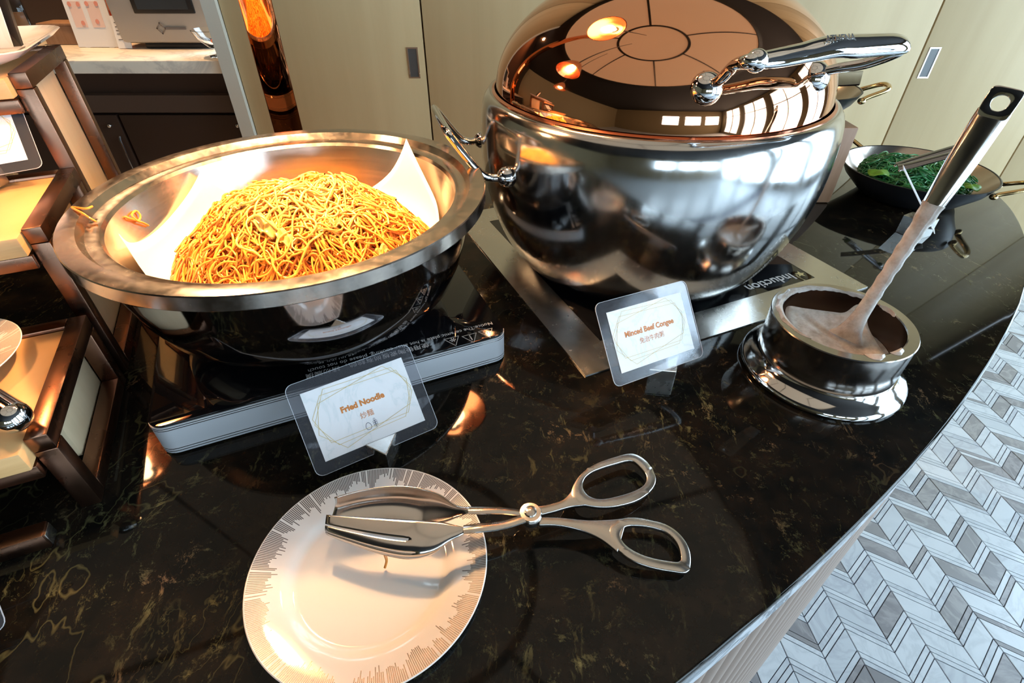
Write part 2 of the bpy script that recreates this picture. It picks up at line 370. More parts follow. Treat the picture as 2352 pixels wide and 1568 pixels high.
# ------------------------------------------------------------------ the room
FZ, CZ = -0.90, 1.90
X0, X1, Y0, Y1 = -4.0, 3.4, -5.0, 2.2
struct(bx('ceiling', X0-.1, X1+.1, Y0-.1, 2.9, CZ, CZ+.1, 'ceiling'))
struct(bx('wall_left', X0-.1, X0, Y0, 2.9, FZ, CZ, 'backwall'))
WINS = []
def wall_with_windows(name, axis, pos, lo, hi, wins, m, zs=(-.55, 1.6)):
    """axis 'x': wall plane at x=pos running along y; 'y': plane at y=pos running along x"""
    parts = []; cur = lo; t = .12
    def piece(a, b, z0, z1):
        if b-a < 1e-3 or z1-z0 < 1e-3: return
        parts.append(boxw(pos, pos+t, a, b, z0, z1) if axis == 'x' else boxw(a, b, pos-t, pos, z0, z1))
    for a, b in wins:
        piece(cur, a, FZ, CZ); piece(a, b, FZ, zs[0]); piece(a, b, zs[1], CZ); cur = b
    piece(cur, hi, FZ, CZ)
    V, F = join(*parts); struct(obj(name, V, F, m, smooth=False))
    for a, b in wins:
        i = len(WINS)+1; c = ((pos+.06), (a+b)/2, 0) if axis == 'x' else ((a+b)/2, pos-.06, 0)
        wroot = empty('window_%d' % i, c); struct(wroot); WINS.append(wroot)
        def wb(nm, a0, a1, z0, z1, d0, d1, mm):
            V, F = boxw(pos+d0, pos+d1, a0, a1, z0, z1) if axis == 'x' else boxw(a0, a1, pos-d1, pos-d0, z0, z1)
            return obj(nm, V, F, mm, wroot, smooth=False)
        fr = [(a, a+.05, zs[0], zs[1]), (b-.05, b, zs[0], zs[1]), (a, b, zs[0], zs[0]+.05), (a, b, zs[1]-.05, zs[1])]
        for q in fr: wb('frame', *q, .02, .10, 'windowframe')
        n = max(1, round((b-a)/.75))
        for k in range(1, n): s = a+(b-a)*k/n; wb('mullion', s-.02, s+.02, zs[0]+.05, zs[1]-.05, .03, .09, 'windowframe')
        zt = zs[0]+(zs[1]-zs[0])*.7; wb('transom', a+.05, b-.05, zt-.02, zt+.02, .03, .09, 'windowframe')
        wb('pane', a+.05, b-.05, zs[0]+.05, zs[1]-.05, .055, .06, 'pane')
        L = bpy.data.lights.new('portal', 'AREA'); L.shape = 'RECTANGLE'; L.size = b-a; L.size_y = zs[1]-zs[0]; L.cycles.is_portal = True
        lo_ = bpy.data.objects.new('daylight_portal', L); C.objects.link(lo_)
        if axis == 'x': lo_.location = (pos-.01, (a+b)/2, sum(zs)/2); lo_.rotation_euler = (0, R(90), 0); L.size, L.size_y = zs[1]-zs[0], b-a
        else: lo_.location = ((a+b)/2, pos+.01, sum(zs)/2); lo_.rotation_euler = (R(90), 0, 0)
wall_with_windows('wall_right', 'x', X1, Y0, Y1, [(-4.6, -3.1), (-2.8, -1.3), (-1.0, .5), (.75, 1.95)], 'backwall', (-.8, 1.8))
wall_with_windows('wall_front', 'y', Y0, X0, X1, [(-.6, .5), (.8, 1.9), (2.1, 3.2)], 'backwall', (.1, 1.3))

DL = 0
def downlight(x, y, pw, col=(1.0, .86, .68)):
    d = empty('ceiling_downlight', (x, y, CZ), 'recessed round ceiling downlight over the back counter', 'lamp', 'ceiling downlights')
    V, F = lathe([(.045, CZ-.004), (.06, CZ-.006), (.062, CZ-.001), (.045, CZ-.001)], (x, y), 32, True); obj('trim_ring', V, F, 'brushed', d)
    V, F = lathe([(0, CZ-.002), (.044, CZ-.002), (.044, CZ-.001), (0, CZ-.001)], (x, y), 24); obj('lens', V, F, mat('lamp_lens', (1, .9, .8), .4, emit=(1, .86, .68), es=12), d)
    L = bpy.data.lights.new('downlight', 'SPOT'); L.energy = pw; L.color = col; L.spot_size = R(140); L.spot_blend = .7; L.shadow_soft_size = .04
    o = bpy.data.objects.new('downlight_beam', L); C.objects.link(o); o.parent = d; o.location = (0, 0, -.012)
for x, y in ((-1.62, 2.40),): downlight(x, y, 190, (1.0, .62, .32))
# panelled back wall: tall maple doors, with an opening at the left for the back counter
WX0 = -1.045
wall = struct(empty('wall_back', (0, Y1, 0)))
edges = [WX0, -.326, .603, 1.532, 2.10, 2.75, X1]
for i in range(len(edges)-1):
    a, b = edges[i], edges[i+1]
    p = bx('door_panel', a+.003, b-.003, Y1, Y1+.04, FZ, CZ, 'panelwood', wall, bevel=.002)
    hx = {0: -.372, 2: None, 3: 1.575}.get(i)
    if hx is not None:
        V, F = boxw(hx-.021, hx+.021, Y1-.002, Y1+.0, -.062, .048); 
        obj('pull_frame', *ring([Vector(q) for q in ((hx-.021, Y1-.003, -.06), (hx+.021, Y1-.003, -.06), (hx+.021, Y1-.003, .045), (hx-.021, Y1-.003, .045))], [Vector(q) for q in ((hx-.016, Y1-.003, -.055), (hx+.016, Y1-.003, -.055), (hx+.016, Y1-.003, .040), (hx-.016, Y1-.003, .040))], (0, .004, 0)), 'brushed', p, smooth=False)
        bx('pull_recess', hx-.016, hx+.016, Y1-.001, Y1+.001, -.055, .04, 'recess', p)
bx('wall_core', WX0, X1, Y1+.04, Y1+.14, FZ, CZ, 'darkbrown', wall)
bx('end_strip', WX0-.052, WX0, Y1-.02, Y1+.14, FZ, CZ, 'panelend', wall)
struct(bx('wall_alcove', X0, WX0+.2, 2.80, 2.9, FZ, CZ, 'darkbrown'))

# floor: marble chevron, every tile a piece of its own
CO = Vector((-1.4095, 2.6627)); RO = 2.953
floor = struct(bx('floor', X0, X1, Y0, 2.9, FZ-.05, FZ, 'grout'))
dn = Vector((.9971, .0767)); dd = Vector((-.0767, .9971)); CW = .0828; SL = .0577
def W2(n, a): p = dn*n + dd*a; return (p.x, p.y)
def proj(p):
    q = Vector(p)-Vector((0, 0, CAMZ)); w_ = q.dot(FW)
    return (1176+FPX*q.dot(RT)/w_, 784-FPX*q.dot(UP)/w_) if w_ > .01 else (-9e9, -9e9)
tiles = []; crng = random.Random(5)
cuts = [-1.2]
while cuts[-1] < 2.1:
    big = crng.choice((.048, .052, .056)); cuts.append(cuts[-1]+big)
    k = crng.choice((1, 2, 2, 2))
    for _ in range(k): cuts.append(cuts[-1]+(.0145 if k == 2 else .024))
for c in range(-9, 30):
    n0 = .9076 + c*CW; up = (c % 2 == 0)
    for i in range(len(cuts)-1):
        a0, a1 = cuts[i], cuts[i+1]; ln = a1-a0; g = .0011
        s0, s1 = (0, SL) if up else (SL, 0)
        P = [W2(n0+g, a0+s0+g), W2(n0+CW-g, a0+s1+g), W2(n0+CW-g, a1+s1-g), W2(n0+g, a1+s0-g)]
        cxm = sum(p[0] for p in P)/4; cym = sum(p[1] for p in P)/4
        r_ = crng.random()
        if ln > .03: m = 'tile_grey' if r_ < .13 else ('tile_taupe' if r_ < .22 else ('tile_pale' if r_ < .45 else 'tile_white'))
        else: m = 'tile_grey' if r_ < .04 else ('tile_taupe' if r_ < .10 else ('tile_pale' if r_ < .5 else 'tile_white'))
        q = proj((cxm, cym, FZ)); out = (Vector((cxm, cym))-CO).length > RO-.06
        vis = out and -60 < q[0] < 2412 and -60 < q[1] < 1628
        tiles.append((P, m, vis, (Vector((cxm, cym, FZ))-Vector((0, 0, CAMZ))).length, ln))
visible = sorted([t for t in tiles if t[2]], key=lambda t: -(t[4]/t[3]**2))
pieces, rest = visible[:298], visible[298:]+[t for t in tiles if not t[2]]
for P, m, _, _, _ in pieces:
    h = FZ+.003+crng.random()*.0004; e = .0006
    cx_ = sum(p[0] for p in P)/4; cy_ = sum(p[1] for p in P)/4
    V = [(x, y, FZ) for x, y in P]+[(x, y, h-.0006) for x, y in P]+[(x+(cx_-x)*.02, y+(cy_-y)*.02, h) for x, y in P]
    F = [(0, 1, 5, 4), (1, 2, 6, 5), (2, 3, 7, 6), (3, 0, 4, 7), (4, 5, 9, 8), (5, 6, 10, 9), (6, 7, 11, 10), (7, 4, 8, 11), (8, 9, 10, 11)]
    obj('tile', V, F, m, floor, smooth=False)
for mm in ('tile_white', 'tile_pale', 'tile_grey', 'tile_taupe'):
    V, F = [], []
    for P, m, _, _, _ in rest:
        if m != mm: continue
        k = len(V); V += [(x, y, FZ) for x, y in P]+[(x, y, FZ+.0032) for x, y in P]
        F += [(k+a, k+b, k+c_, k+d) for a, b, c_, d in ((0, 1, 5, 4), (1, 2, 6, 5), (2, 3, 7, 6), (3, 0, 4, 7), (4, 5, 6, 7))]
    o = obj('tile', V, F, mm, floor, smooth=False); o['kind'] = 'stuff'
o = bx('marble_field', X0, .1, Y0, 2.8, FZ, FZ+.003, 'tile_white', floor)
o = bx('marble_field', .1, X1, Y0, -1.35, FZ, FZ+.003, 'tile_white', floor)

# ------------------------------------------------------------------ buffet counter (curved)
arc = [Vector((CO.x+RO*math.cos(R(a)), CO.y+RO*math.sin(R(a)), 0)) for a in np.linspace(-125, -44.7, 90)]
side = spline([arc[-1], Vector((.79, .70, 0)), Vector((.868, .82, 0)), Vector((.915, .925, 0)), Vector((.935, 1.04, 0)), Vector((.90, 1.15, 0)), Vector((.80, 1.20, 0))], 6)[1:]
back = [Vector((.62, 1.17, 0)), Vector((.35, 1.09, 0)), Vector((.05, 1.03, 0)), Vector((-.3, 1.04, 0)), Vector((-1.0, 1.06, 0)), Vector((-3.1, 1.2, 0))]
outline = arc+side+back
def slab(poly, z0, z1, bevel=0.0):
    V, F = prism([Vector((p.x, p.y, z0)) for p in poly], (0, 0, z1-z0)); return V, F
def inset(poly, d):
    n = len(poly); out = []
    for i in range(n):
        t = (poly[(i+1) % n]-poly[i-1]).normalized(); nrm = Vector((t.y, -t.x, 0)); out.append(poly[i]-nrm*d)
    return out
ct = empty('buffet_counter', (-.3, .6, 0), 'black green-veined marble buffet counter with white marble edge band and fluted taupe base', 'counter')
V, F = slab(outline, -.012, 0); obj('countertop', V, F, 'marble_black', ct, origin=(0, 0, 0), bevel=.0025, angle=50)
V, F = slab(inset(outline, .0012), -.050, -.0122); obj('edge_band', V, F, 'marble_white', ct, origin=(0, 0, 0), angle=30)
V, F = slab(inset(outline, .022), FZ+.003, -.0502); obj('base_body', V, F, 'fluted', ct, angle=30)
# flutes along the arc: alike half round pieces
fl_me = None; pts = arc+side; acc = 0; pitch = .027; pos = []
for i in range(len(pts)-1):
    a, b = pts[i], pts[i+1]; L = (b-a).length
    while acc <= L: pos.append((a+(b-a)*(acc/L), (b-a).normalized())); acc += pitch
    acc -= L
pos = [q for q in pos if q[0].x > -.35][:120]
for p, t in pos:
    nrm = Vector((t.y, -t.x, 0)); c = p-nrm*.0195
    if fl_me is None:
        V, F = [], []; n = 9
        for z in (FZ+.003, -.0502):
            for k in range(n): q = PI*k/(n-1); V.append((math.cos(q)*.0133, math.sin(q)*.0165, z))
        F = [(k, k+1, n+k+1, n+k) for k in range(n-1)]+[tuple(range(n))[::-1], tuple(range(n, 2*n))]
        o = obj('flute', V, F, 'fluted', None); fl_me = o.data; o.parent = ct
    else: o = link('flute', fl_me, None, ct)
    o.location = c-ct.location; o.rotation_euler = (0, 0, math.atan2(nrm.y, nrm.x)-PI/2)

# ------------------------------------------------------------------ back counter in the alcove and what stands on it
bc = empty('back_counter', (-2.0, 2.3, FZ), 'dark brown back counter with pale marble top behind the buffet, at the upper left', 'counter')
bx('worktop', -3.95, WX0-.053, 2.2, 2.79, -.045, 0, 'marble_counter', bc, bevel=.003)
bx('carcass', -3.95, WX0-.053, 2.30, 2.78, FZ+.003, -.046, 'darkbrown', bc)
bx('rail', -3.95, WX0-.053, 2.255, 2.298, -.20, -.135, 'brownrail', bc)
xs = [-3.9, -3.1, -2.35, -1.635, -1.10]
for a, b in zip(xs[:-1], xs[1:]):
    d = bx('cabinet_door', a+.006, b-.006, 2.275, 2.299, FZ+.08, -.215, 'darkbrown', bc, bevel=.003)
    V, F = ball((b-.045, 2.266, -.255), .009); obj('knob', V, F, 'steel', d)
    V, F = tube([(b-.025, 2.27, -.30), (b-.025, 2.262, -.31), (b-.025, 2.262, -.45), (b-.025, 2.27, -.46)], .004, 8); obj('handle', V, F, 'darkchrome', d)
# menu card stand
def panel(name, c, w_, h, ang, tilt, m, parent, t=.004):
    ex = Vector((math.cos(ang), math.sin(ang), 0)); ey = Vector((-math.sin(ang)*math.sin(tilt), math.cos(ang)*math.sin(tilt), math.cos(tilt)))
    ez = ex.cross(ey).normalized(); P = [c+ex*a+ey*b for a, b in ((-w_/2, 0), (w_/2, 0), (w_/2, h), (-w_/2, h))]
    V, F = prism(P, ez*-t); return obj(name, V, F, m, parent, smooth=False), ex, ey, ez
P0 = at(228, 108, .002)
ms = empty('menu_stand', P0, 'large white menu card with pink boxes standing on the back counter', 'menu')
o, ex, ey, ez = panel('sheet', P0, .17, .30, 0, R(8), 'whitecard', ms)
for a, b, w_, h in ((-.04, .07, .05, .10), (.03, .07, .05, .10)):
    panel('printed_box', P0+ex*a+ey*b+ez*.0012, w_, h*.9, 0, R(8), mat('pale_pink_%d' % int(a*100), (.80, .58, .50), .6), ms, .001)
for a, b in ((-.06, .15), (-.025, .15), (.01, .152), (.048, .152), (-.03, .085), (.03, .09)):
    V, F = prism([P0+ex*(a+.008*math.cos(q))+ey*(b+.009*math.sin(q))+ez*.0022 for q in np.linspace(0, 2*PI, 8, endpoint=False)], ez*.0004); obj('pink_mark', V, F, 'pinkink', ms)
for b in (.19, .215, .255): panel('print_line', P0+ex*(.02 if b < .25 else .01)+ey*b+ez*.002, .06, .006, 0, R(8), 'ink', ms, .0004)
for s in (-1, 1): V, F = boxw(P0.x+s*.05-.01, P0.x+s*.05+.01, P0.y+.002, P0.y+.07, 0, .006); obj('foot', V, F, 'whitecard', ms)
P1_ = at(292, 110, .002)+Vector((0, -.012, 0))
ls = empty('leaflet', P1_, 'small white leaflet leaning beside the large menu card on the back counter', 'leaflet')
o, ex, ey, ez = panel('sheet', P1_, .055, .115, 0, R(12), 'whitecard', ls)
for b in (.03, .05, .062, .075, .09): panel('print_line', P1_+ey*b+ez*.001, .034, .003, 0, R(12), 'ink', ls, .0004)
P2_ = at(268, 100, .002)+Vector((0, .03, 0)); rb = empty('red_packet', P2_, 'orange-red packet behind the small white leaflet on the back counter', 'packet')
V, F = boxw(P2_.x-.04, P2_.x+.04, P2_.y, P2_.y+.03, 0.001, .20); obj('box', V, F, 'redish', rb, bevel=.002)
V, F = boxw(P2_.x-.02, P2_.x+.036, P2_.y-.002, P2_.y, .12, .15); obj('label', V, F, 'pinkink', rb)
# grey machine
gm_c = at(405, 112, .002)+Vector((0, .09, 0)); gm = empty('grey_appliance', gm_c, 'grey countertop appliance with dark screen on the back counter', 'appliance')
V, F = [], []
hw0, hw1, dp = .215, .235, .15
V, F = box8([(gm_c.x-hw0, gm_c.y-dp*.6, .02), (gm_c.x+hw0, gm_c.y-dp*.6, .02), (gm_c.x+hw0, gm_c.y+dp, .02), (gm_c.x-hw0, gm_c.y+dp, .02),
             (gm_c.x-hw1, gm_c.y-dp*.5, .42), (gm_c.x+hw1, gm_c.y-dp*.5, .42), (gm_c.x+hw1, gm_c.y+dp, .42), (gm_c.x-hw1, gm_c.y+dp, .42)])
obj('housing', V, F, 'greyplastic', gm, bevel=.018)
V, F = boxw(gm_c.x-.13, gm_c.x+.13, gm_c.y-.075, gm_c.y+.11, .002, .0205); obj('foot', V, F, 'black', gm, bevel=.003)
yf = gm_c.y-dp*.6-.001
V, F = boxw(gm_c.x-.115, gm_c.x+.125, yf-.004, yf+.01, .125, .38); obj('bezel', V, F, 'black', gm, bevel=.004)
V, F = boxw(gm_c.x-.095, gm_c.x+.105, yf-.0055, yf, .14, .36); obj('screen', V, F, 'darkscreen', gm)
V, F = line_strip([Vector((gm_c.x-.03+a, yf-.003, .075+b)) for a, b in ((-.016, 0), (0, .018), (.016, 0), (0, -.018))], .005, (0, 1, 0)); obj('emblem', V, F, 'ink', gm, solid=.001)
V, F = boxw(gm_c.x-.012, gm_c.x+.07, yf-.004, yf-.0005, .071, .079); obj('wordmark', V, F, 'ink', gm)
# glass bowl
gp = at(505, 128, .002); gb = empty('glass_coupe', gp, 'small footed glass bowl with red spoon on the back counter beside the grey appliance', 'bowl')
V, F = lathe([(.0, .001), (.036, .001), (.036, .004), (.010, .010), (.008, .022), (.03, .034), (.06, .062), (.075, .092), (.073, .093), (.057, .064), (.028, .038), (.0, .032)], (gp.x, gp.y), 40)
obj('bowl', V, F, 'glass', gb)
V, F = tube(spline([gp+Vector((-.01, 0, .045)), gp+Vector((.03, 0, .075)), gp+Vector((.075, .0, .12)), gp+Vector((.10, 0, .15))], 4), [.010, .009, .006, .005, .005, .005, .005, .006, .006, .007, .007, .008, .008][:13], 8)
sp = obj('red_spoon', V, F, 'redish', None, origin=gp); tag(sp, 'red plastic spoon standing in the small glass bowl', 'spoon')
# brown box, jars at far left of back counter
jp = at(75, 75, .002); jr = empty('glass_jar', jp, 'clear glass jar with golden contents at the left end of the back counter', 'jar')
V, F = lathe([(0, .002), (.06, .002), (.065, .01), (.065, .16), (.05, .18), (.047, .18), (.06, .158), (.06, .012), (0, .008)], (jp.x, jp.y), 32); obj('body', V, F, 'glass', jr)
V, F = lathe([(0, .009), (.055, .009), (.055, .09), (0, .095)], (jp.x, jp.y), 24); obj('contents', V, F, 'oakblock', jr)
V, F = lathe([(0, .18), (.052, .18), (.052, .20), (.01, .205), (.01, .22), (0, .222)], (jp.x, jp.y), 32); obj('lid', V, F, 'brass', jr)
kp = at(150, 104, .002); kb = empty('wooden_box', kp, 'small brown wooden box between jar and menu card on the back counter', 'box')
V, F = boxw(kp.x-.09, kp.x+.055, kp.y+.02, kp.y+.12, .001, .07); obj('body', V, F, 'oakblock', kb, bevel=.003)
V, F = boxw(kp.x-.095, kp.x+.06, kp.y+.015, kp.y+.125, .0705, .08); obj('lid', V, F, 'oakblock', kb, bevel=.003)
tp = at(15, 60, .002)+Vector((-.05, 0, 0)); tp.y = 2.70; tb = empty('timber_crate', tp, 'upright pale timber board stand at the far left of the back counter', 'stand')
V, F = boxw(tp.x-.1, tp.x+.08, tp.y, tp.y+.03, .001, .34); obj('board', V, F, 'pine_side', tb)
V, F = boxw(tp.x-.12, tp.x+.10, tp.y-.03, tp.y+.06, .0005, .0018); obj('foot', V, F, 'pine_side', tb)

# ------------------------------------------------------------------ ceiling lantern (reflected in the copper lid)
lc = (0.0, .50); ln = empty('ceiling_lantern', (lc[0], lc[1], CZ), 'big round cream paper ceiling lantern with black ribs above the buffet', 'lamp')
V, F = lathe([(0, CZ-.11), (.42, CZ-.11), (.42, CZ-.105), (0, CZ-.105)], lc, 64); obj('centre_panel', V, F, 'lantern', ln)
V, F = lathe([(.45, CZ-.11), (1.5, CZ-.07), (1.5, CZ-.06), (.45, CZ-.10)], lc, 64, True); obj('outer_panel', V, F, 'lantern', ln)
V, F = lathe([(.42, CZ-.12), (.455, CZ-.12), (.455, CZ-.09), (.42, CZ-.09)], lc, 64, True); obj('ring_rib', V, F, 'blackmetal', ln)
V, F = lathe([(1.5, CZ-.09), (1.58, CZ-.09), (1.58, CZ-.002), (1.5, CZ-.002)], lc, 64, True); obj('rim', V, F, 'blackmetal', ln)
for k in range(6):
    a = 2*PI*k/6+.35; e = Vector((math.cos(a), math.sin(a), 0)); s = Vector((-e.y, e.x, 0))*.012; c0 = Vector((lc[0], lc[1], 0))
    P = [c0+e*.45-s+Vector((0, 0, CZ-.118)), c0+e*1.5-s+Vector((0, 0, CZ-.08)), c0+e*1.5+s+Vector((0, 0, CZ-.08)), c0+e*.45+s+Vector((0, 0, CZ-.118))]
    V, F = prism(P, (0, 0, .009)); obj('rib', V, F, 'blackmetal', ln)

# ------------------------------------------------------------------ heat lamps
names = ['copper heat lamp hanging low over the fried noodles', 'copper heat lamp hanging between the noodle bowl and the copper-lidded pot', 'copper heat lamp hanging over the stepped display stand']
for (x, y, z, pw), lab in zip(LAMPS, names):
    hl = empty('heat_lamp', (x, y, z), lab, 'lamp', 'heat lamps over the buffet')
    V, F = lathe([(.022, z+.10), (.03, z+.095), (.055, z+.06), (.075, z+.01), (.078, z), (.075, z), (.052, z+.056), (.028, z+.088), (.022, z+.09)], (x, y), 48, True); obj('shade', V, F, 'shade', hl)
    V, F = lathe([(0, z+.008), (.018, z+.012), (.026, z+.03), (.022, z+.052), (.012, z+.07), (.012, z+.09), (0, z+.09)], (x, y), 24); obj('bulb', V, F, 'bulb', hl)
    V, F = tube([(x, y, z+.09), (x, y, z+.5), (x, y, CZ-.0)], .005, 8); obj('cord', V, F, 'black', hl)
    L = bpy.data.lights.new('heat', 'SPOT'); L.energy = pw; L.color = WARM; L.spot_size = R(98 if y == .585 else 116); L.spot_blend = 1.0; L.shadow_soft_size = .016
    lo = bpy.data.objects.new('heat_lamp_light', L); C.objects.link(lo); lo.location = (0, 0, .004); lo.parent = hl

# ------------------------------------------------------------------ copper post
pa = R(23.9); pu = Vector((math.cos(pa), math.sin(pa), 0)); pv = Vector((-pu.y, pu.x, 0)); pm = .985
def onplane(px, py):
    d = FW*FPX+RT*(px-1176)-UP*(py-784); t = pm/d.dot(pv); p = Vector((0, 0, CAMZ))+d*t; return p.dot(pu)
ua, ub = onplane(588, 150), onplane(660, 150)
post = empty('copper_post', pu*((ua+ub)/2)+pv*pm, 'mirror-polished square copper post standing behind the noodle bowl', 'post')
V, F = box8([pu*a+pv*b+Vector((0, 0, z)) for z in (.012, 1.86) for a, b in ((ua, pm), (ub, pm), (ub, pm+.04), (ua, pm+.04))])
obj('column', V, F, 'copperpost', post, bevel=.0012)
V, F = box8([pu*a+pv*b+Vector((0, 0, z)) for z in (0, .012) for a, b in ((ua-.03, pm-.02), (ub+.03, pm-.02), (ub+.03, pm+.06), (ua-.03, pm+.06))])
obj('foot_plate', V, F, 'copperpost', post, bevel=.002)

# ------------------------------------------------------------------ stepped display stands at the left
TW = .0158
def crate(v0, zt, board_m, depth=.1755, urt=-.2205, lab='', legz=0.0, width=.36, inner_h=.065):
    """right end at u=urt, front at v=v0, top at zt; square tube frame around a pine box"""
    r_ = empty('display_riser', uv(urt-width/2, v0+depth/2, legz), lab, 'riser', 'stepped display risers')
    u1, u0 = urt, urt-width; v1 = v0+depth
    def t(nm, *a): V, F = boxuv(*a); return obj(nm, V, F, 'bronze', r_, bevel=.0012)
    for ua_, ub_ in ((u1-TW, u1), (u0, u0+TW)):
        t('side_rail', ua_, ub_, v0, v1, zt-TW, zt)
        t('foot_rail', ua_, ub_, v0+TW, v1-TW, legz+.0003, legz+TW)
        t('leg', ua_, ub_, v0, v0+TW, legz+.0003, zt-TW-.0002)
        t('leg', ua_, ub_, v1-TW, v1, legz+.0003, zt-TW-.0002)
    t('rear_rail', u0+TW, u1-TW, v1-TW, v1, zt-TW, zt)
    t('front_rail', u0+TW, u1-TW-.001, v0-.006, v0+.008, zt-.038, zt-.024)
    V, F = boxuv(u0+TW+.001, u1-TW-.001, v0-.012, v1-TW-.001, zt-.022, zt-.003); obj('top_board', V, F, board_m, r_, bevel=.0015)
    V, F = boxuv(u1-TW-.016, u1-TW-.002, v0+.055, v1-.012, legz+.012, zt-.0225); obj('side_board', V, F, 'pine_side', r_, bevel=.001)
    V, F = boxuv(u0+TW+.002, u0+TW+.016, v0+.055, v1-.012, legz+.012, zt-.0225); obj('side_board', V, F, 'pine_side', r_, bevel=.001)
    return r_
crate(.397, .090, 'pine', lab='lowest bronze and pine display riser, nearest the camera, carrying a patterned plate')
crate(.5885, .180, 'pine', depth=.1675, lab='middle bronze and pine display riser with bare lit board')
crate(.757, .280, 'pine', lab='tallest bronze and pine display riser at the back, carrying a white square dish')
# low bar at the front
V, F = boxuv(-.60, -.2512, .364, .380, .0005, .0165)
fb = empty('low_riser', uv(-.42, .372, 0), 'low dark bronze tube bar lying in front of the stepped risers', 'riser')
obj('tube', V, F, 'bronze', fb, bevel=.0012); V, F = boxuv(-.2510, -.2500, .3655, .3785, .002, .015); obj('end_cap', V, F, 'brushed', fb, bevel=.0004)

# laminated cards ---------------------------------------------------------------------------------
PX = dict(TL=(240, 670), TR=(1315, 280), BR=(1570, 945), BL=(515, 1385))
def cardpt(px, py):
    TL, TR, BL = Vector(PX['TL']), Vector(PX['TR']), Vector(PX['BL']); a = TR-TL; b = BL-TL; d = Vector((px, py))-TL
    det = a.x*b.y-a.y*b.x; return (d.x*b.y-d.y*b.x)/det, (a.x*d.y-a.y*d.x)/det
HEX = [[(470, 622), (1195, 393), (1425, 600), (1370, 940), (655, 1215), (400, 1000)],
       [(440, 690), (1255, 423), (1440, 650), (1400, 895), (575, 1190), (375, 940)],
       [(425, 775), (1100, 378), (1375, 520), (1420, 800), (745, 1250), (445, 1105)]]
def sign(TL, TR, BL, lines, label, stand=True, mg=.011, icons=False, standoff=(.6, .0), extra=None, drop=0.0):
    TL, TR, BL = Vector(TL), Vector(TR), Vector(BL); ex = (TR-TL); w_ = ex.length; ex.normalize(); ey = (TL-BL); ey = (ey-ex*ey.dot(ex)); h = ey.length; ey.normalize(); ez = ex.cross(ey)
    c = BL+ex*w_/2+ey*h/2
    r_ = empty('table_sign', Vector((c.x, c.y, 0)) if stand else BL, label, 'sign')
    oc = rrect(c, ex, ey, w_+2*mg, h+2*mg, .007, 4)
    V, F = prism([p-ez*.0003 for p in oc], ez*.0006); obj('laminate_pouch', V, F, 'pouch', r_, smooth=False)
    V, F = ring(oc, [c+(p-c)*.993 for p in oc], ez*.00075); V = [Vector(v)-ez*.00037 for v in V]; obj('pouch_rim', V, F, 'pouchedge', r_, smooth=False)
    V, F = prism([c+ex*a*w_/2+ey*b*h/2+ez*.0004 for a, b in ((-1, -1), (1, -1), (1, 1), (-1, 1))], ez*.0002); cardo = obj('printed_card', V, F, 'card', r_, smooth=False)
    def cp(a, b, o=.0007): return TL+ex*a*w_-ey*b*h+ez*o
    for q, hx in enumerate(HEX):
        V, F = line_strip([cp(*cardpt(*p), o=.0007+q*.00004) for p in hx], .0004, ez); obj('gold_line', V, F, 'gold', cardo, smooth=False)
    for s, size, b, mm, bold, wd in lines: text('lettering', s, size, cp(.5, b), ex, ey, mm, cardo, bold, width=wd)
    if icons:
        o0 = cp(.475, .765); V, F = line_strip([o0+ex*.0026*math.cos(q)*(1-.18*math.sin(q))+ey*.0033*math.sin(q) for q in np.linspace(0, 2*PI, 20, endpoint=False)], .00045, ez); obj('egg_icon', V, F, 'navy', cardo, smooth=False)
        o0 = cp(.545, .765); ms_ = [line_strip([o0-ey*.004, o0+ey*.003], .0004, ez, False)]
        for k in range(3):
            for s in (-1, 1):
                cc = o0+ey*(-.0015+k*.0018)+ex*s*.001; ms_.append(line_strip([cc+ex*.0009*math.cos(q)+ey*.0009*math.sin(q) for q in np.linspace(0, 2*PI, 8, endpoint=False)], .0003, ez))
        cc = o0+ey*.0042; ms_.append(line_strip([cc+ex*.0008*math.cos(q)+ey*.0011*math.sin(q) for q in np.linspace(0, 2*PI, 8, endpoint=False)], .0003, ez))
        V, F = join(*ms_); obj('wheat_icon', V, F, 'navy', cardo, smooth=False)
    return r_, ex, ey, ez, c, w_, h
def wedge(r_, A, B, apex, zt, zb=0.0004):   # triangular steel block, the card sits in the slot along A-B
    A, B, apex = Vector(A), Vector(B), Vector(apex)
    V, F = prism([Vector((p.x, p.y, zb)) for p in (A, apex, B)], (0, 0, zt-zb)); return obj('steel_wedge', V, F, 'brushed', r_, smooth=False, bevel=.0008)
# sign 1
s1 = sign((-.1922, .3399, .068), (-.1080, .3876, .0713), (-.1688, .3021, .020),
     [('Fried Noodle', .0088, .42, 'orange', .0004, .0415), ('炒麵', .0088, .60, 'orange', 0, .0125)], 'laminated marble-pattern sign reading Fried Noodle, in front of the noodle hob', icons=True)
wedge(s1[0], at(838, 1022, .022), at(910, 990, .024), at(890, 1058, .014), .0225)
# sign 2
s2 = sign((.0914, .4221, .0992), (.1786, .4711, .0916), (.1090, .3873, .0505),
     [('Minced Beef Congee', .0095, .43, 'orange', .00035, .066), ('免治牛肉粥', .0085, .60, 'orange', 0, .0325)], 'laminated sign reading Minced Beef Congee, in front of the big copper-lidded pot', mg=.0115)
wedge(s2[0], at(1490, 850, .034), at(1558, 815, .036), at(1552, 862, .030), .0355)

